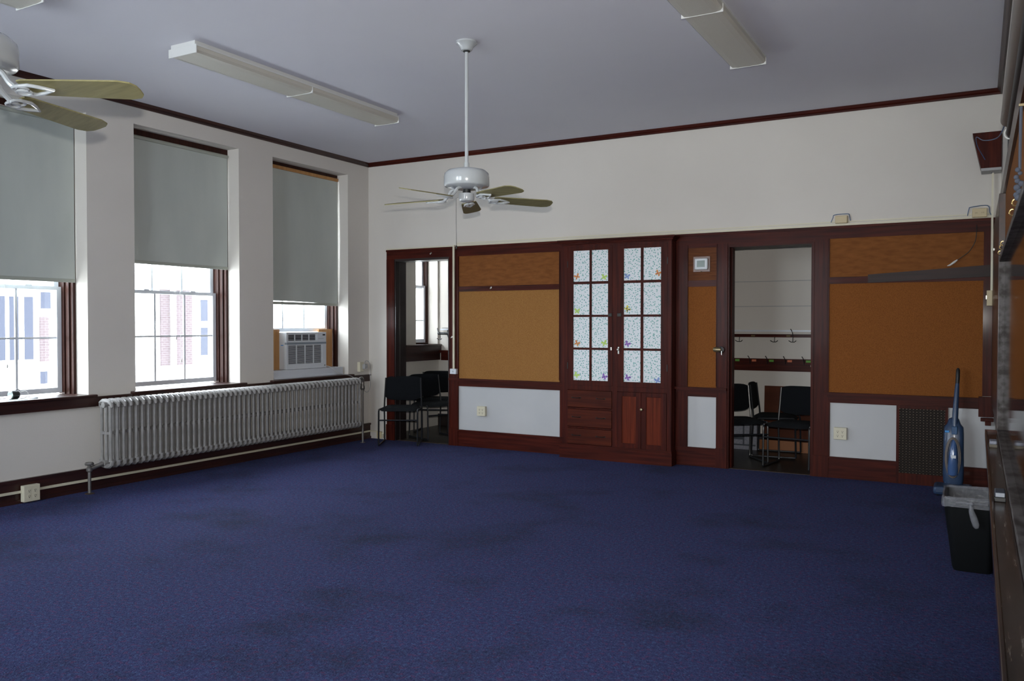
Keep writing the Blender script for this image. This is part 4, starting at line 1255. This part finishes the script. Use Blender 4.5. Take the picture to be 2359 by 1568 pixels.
mb.build('wheel', 'black', vc)

# ---------------------------------------------------------------- waste bin with liner
bn = thing('waste_bin', 'tall black waste bin with a knotted white liner under the chalk tray', 'waste bin', (6.855, -2.75, 0))
def rrect(z, x0, x1, y0, y1, r, n=6):
    out = []
    for (cx, cy, a0) in ((x1-r, y1-r, 0), (x0+r, y1-r, 90), (x0+r, y0+r, 180), (x1-r, y0+r, 270)):
        for k in range(n+1):
            a = R(a0+90*k/n)
            out.append(Vector((cx+r*cos(a), cy+r*sin(a), z)))
    return out
def loft(mb, rings, cap0=True, cap1=False):
    V = [[mb.bm.verts.new(p) for p in r] for r in rings]
    n = len(V[0])
    for A, Bq in zip(V, V[1:]):
        for k in range(n):
            mb.bm.faces.new((A[k], A[(k+1) % n], Bq[(k+1) % n], Bq[k])).smooth = True
    if cap0: mb.bm.faces.new(V[0][::-1])
    if cap1: mb.bm.faces.new(V[-1])
mb = MB()
loft(mb, [rrect(0, 6.775, 6.975, -2.875, -2.60, .035), rrect(.02, 6.768, 6.98, -2.882, -2.59, .038), rrect(.415, 6.722, 7.000, -2.945, -2.53, .045), rrect(.440, 6.720, 7.000, -2.947, -2.528, .045), rrect(.441, 6.728, 6.994, -2.940, -2.535, .045), rrect(.03, 6.780, 6.97, -2.868, -2.605, .035)], True, True)
mb.build('bucket', 'bin', bn)
mb = MB()
rs = random.Random(8)
rings = []
for (z, e, jit) in ((.395, .010, .004), (.425, .013, .003), (.450, .010, .003), (.455, .0, .002), (.440, -.014, .004), (.30, -.035, .008), (.15, -.055, .010), (.10, -.06, .005)):
    r0 = rrect(z, 6.722-e, 6.998+e*.3, -2.945-e, -2.530+e, .045, 8)
    rings.append([p+Vector((rs.uniform(-jit, jit), rs.uniform(-jit, jit), rs.uniform(-jit, jit)*1.4)) for p in r0])
loft(mb, rings, False, True)
mb.build('liner', 'liner', bn)
mb = MB()
mb.tube(rnd([(6.79, -2.962, .425), (6.83, -2.975, .430), (6.865, -2.985, .428), (6.90, -2.975, .430), (6.95, -2.962, .425)], 4), .008, 8)
mb.ball((6.868, -2.988, .430), .014)
mb.tube([(6.865, -2.990, .425), (6.868, -2.992, .39), (6.882, -2.990, .345), (6.893, -2.985, .305), (6.897, -2.984, .29)], [.008, .015, .020, .019, .010], 10)
mb.build('liner_knot', 'liner', bn)

# ---------------------------------------------------------------- outside
ground = tag(B('courtyard', 'ground', None, (-40, -.45, -30, 40, -.65, -.6)), 'pale sunlit paved yard outside the windows', 'yard')
hb = thing('neighbouring_building', 'sunlit white and brick building across the yard, seen through the windows', 'building', (-9.5, 2.5, -.6))
FX = -9.0
B('wall', 'facade', hb, (-13, FX, -8, 9, -.6, 4.6))
def fac(nm, m, y0, y1, z0, z1, d=.03, par=hb):
    return B(nm, m, par, (FX-.01, FX+d, y0, y1, z0, z1))
fac('brick_panel', 'brick', 3.83, 4.08, .55, 2.25)
fac('brick_panel', 'brick', 4.17, 4.68, .55, 2.25)
fac('brick_panel', 'brick', 1.10, 1.28, .75, 1.62)
for (a, b, c, d) in ((.50, .67, .80, 2.0), (.78, .95, .80, 2.0), (.25, .42, .80, 2.0), (1.10, 1.30, 1.78, 2.1), (1.08, 1.22, .32, .56), (4.90, 5.10, 1.55, 2.05), (4.90, 5.10, .75, 1.40)):
    w_ = fac('window', 'facade', a-.04, b+.04, c-.04, d+.04, .05)
    fac('pane', 'bluegl', a, b, c, d, .06, w_)
fac('porch_post', 'facade', 3.95+.13, 4.17, -.6, 2.4, .12)
fac('corner_board', 'facade', 3.35, 3.62, -.6, 2.6, .10)
fac('cornice', 'facade', -8, 9, 2.30, 2.55, .16)
B('roof', 'roof', hb, (-13.3, FX+.4, -8.3, 9.3, 4.6, 4.75))
B('wall_lamp', 'cord', hb, (FX, FX+.12, 3.66, 3.74, 1.55, 1.78), bev=.01)

for _o in bpy.data.objects:
    if '_w' in _o: del _o['_w']
